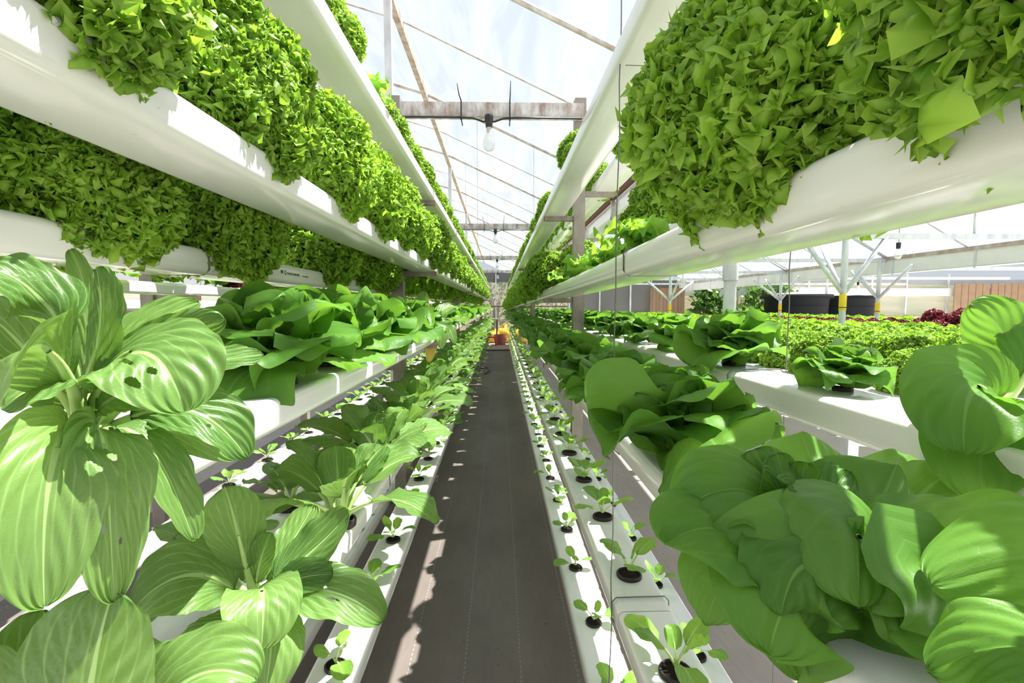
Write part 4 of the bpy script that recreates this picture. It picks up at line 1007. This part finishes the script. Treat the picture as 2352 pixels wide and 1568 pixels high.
plants('S5', 'curly_lettuce', [1.02, 1.68, 2.3] + fr(2.9, 12, .35), .72, (1.2, 2.4), .015, 8, dz=-.03)
# ------------------------------------------------------------------ lettuce field on long white benches
TOP = .72
def bench(x0, x1, label):
    t = thing('growing_bench', label, 'bench', ((x0 + x1) / 2, 6, 0), 0, 'lettuce benches'); hw = (x1 - x0) / 2
    b = MB(); b.box(-hw, hw, -4.6, 5.4, TOP - .05, TOP - .004); n = int((x1 - x0) / .22)
    for k in range(n + 1): xx = -hw + 2 * hw * k / n; b.box(xx - .045, xx + .045, -4.6, 5.4, TOP - .004, TOP)
    b.build('tray', M['pvc'], t)
    for y in (-4.3, -1.2, 2, 5):
        for x in (-hw + .08, hw - .08):
            b = MB(); b.box(x - .02, x + .02, y - .02, y + .02, 0, TOP - .05); b.build('leg', M['galv'], t)
bench(1.22, 2.84, 'wide white bench of bright frilly lettuces beside the butterhead rack')
bench(3.1, 3.86, 'white bench of frilly lettuces between the braced posts and the red lettuces')
bench(4.0, 4.75, 'narrow white bench of red lettuces in the middle of the field')
bench(5.2, 5.95, 'narrow white bench of green lettuces before the black tanks')
cells = []
for ix, x in enumerate(np.arange(1.33, 3.8, .215)):
    for iy, y in enumerate(np.arange(1.5, 11.2, .225)):
        if not 2.86 < x < 3.08: cells.append(('curly_lettuce', x, y))
for x in np.arange(5.3, 5.95, .215):
    for y in np.arange(2.5, 11.2, .225): cells.append(('curly_lettuce', x, y))
for x in np.arange(4.1, 4.75, .215):
    for y in np.arange(3.2, 11, .225): cells.append(('red_lettuce', x, y))
rest = {'curly_lettuce': [], 'red_lettuce': []}; cnt = {'curly_lettuce': 0, 'red_lettuce': 0}
cells.sort(key=lambda c: c[1] ** 2 + c[2] ** 2)
for kind, x, y in cells:
    px = 1148 + 1090 * x / y
    if px > 2500 or px < 1200: continue
    x += RND.uniform(-.02, .02); yy = y + RND.uniform(-.02, .02); s = RND.uniform(.76, .95) if kind == 'curly_lettuce' else RND.uniform(.6, .75)
    if cnt[kind] < (70 if kind == 'curly_lettuce' else 60):
        cnt[kind] += 1
        near = math.hypot(x, y)
        band = 'at the near end' if near < 3 else 'in the middle'
        if kind == 'red_lettuce': lab, gr = 'small red lettuce in the packed red band across the lettuce field', 'red lettuces of the field'
        else: lab, gr = 'bright frilly lettuce packed %s of the wide white field bench' % ('at the camera end' if near < 3.2 else 'along the middle'), 'frilly lettuces packed %s of the field bench' % ('at the camera end' if near < 3.2 else 'along the middle')
        plant(kind, (1 if near < 2.4 else 2), RND.randrange(3), (x, yy, TOP - .01), RND.uniform(0, 6.28), s, lab, 'lettuce', gr)
    else: rest[kind].append((x, yy, s))
for kind, m, nm in (('curly_lettuce', 'frill', 'lettuce_field'), ('red_lettuce', 'red', 'red_lettuce_field')):
    P = []
    base = [join(frilly_parts(70 + v, 3)) for v in range(3)]
    for x, y, s in rest[kind]:
        v, f, u = base[RND.randrange(3)]; P.append((spin(v * s, RND.uniform(0, 6.28), (x, y, TOP - .01)), f, u))
    if P:
        o = head_mesh(P, M[m], nm); tag(link(nm, o), 'far carpet of %s lettuces too small to tell apart' % ('bright green' if m == 'frill' else 'dark red'), 'lettuce', None, 'stuff')
for k, (x, y) in enumerate([(4.45, 4.72), (4.52, 4.5), (4.6, 4.3), (4.62, 4.08), (4.6, 3.86)]):
    plant('red_lettuce', 2, k % 3, (x, y, TOP + .03), k, 1.1, 'tall dark red lettuce standing above the red band, %s from the near post' % ORD[4 - k], 'lettuce', 'tall red lettuces')
# ------------------------------------------------------------------ light and camera
w = bpy.data.worlds.new('World'); scene.world = w; w.use_nodes = True
wn = w.node_tree; bg = wn.nodes['Background']
tc = wn.nodes.new('ShaderNodeTexCoord'); sx = wn.nodes.new('ShaderNodeSeparateXYZ'); rp = wn.nodes.new('ShaderNodeValToRGB')
wn.links.new(tc.outputs['Generated'], sx.inputs[0]); wn.links.new(sx.outputs[2], rp.inputs[0]); wn.links.new(rp.outputs[0], bg.inputs[0])
e = rp.color_ramp.elements
e[0].position = 0; e[0].color = (.82, .88, .95, 1); e[1].position = 1; e[1].color = (.58, .76, 1.0, 1)
bg.inputs[1].default_value = SKY
s = bpy.data.lights.new('sun', 'SUN'); s.energy = SUN; s.angle = math.radians(.55); s.color = (1, .95, .87)
so = link('sun', s); d = Vector((.42, .13, 1)).normalized(); so.rotation_euler = d.to_track_quat('Z', 'Y').to_euler()
c = bpy.data.cameras.new('camera'); c.sensor_width = 36; c.lens = 36 * FPX / 2352; c.clip_start = .01
co = link('camera', c, None, (0, 0, CAM)); co.rotation_euler = (PI / 2 - math.atan(81 / FPX), 0, -math.atan(28 / FPX))
scene.camera = co
vs = scene.view_settings; vs.view_transform = 'Standard'; vs.look = 'None'; vs.gamma = 1; vs.use_curve_mapping = False; vs.exposure = EXPO
scene.cycles.max_bounces = 10; scene.cycles.diffuse_bounces = 4; scene.cycles.glossy_bounces = 3; scene.cycles.transmission_bounces = 6; scene.cycles.transparent_max_bounces = 12
scene.cycles.caustics_reflective = False; scene.cycles.caustics_refractive = False; scene.cycles.sample_clamp_indirect = 6
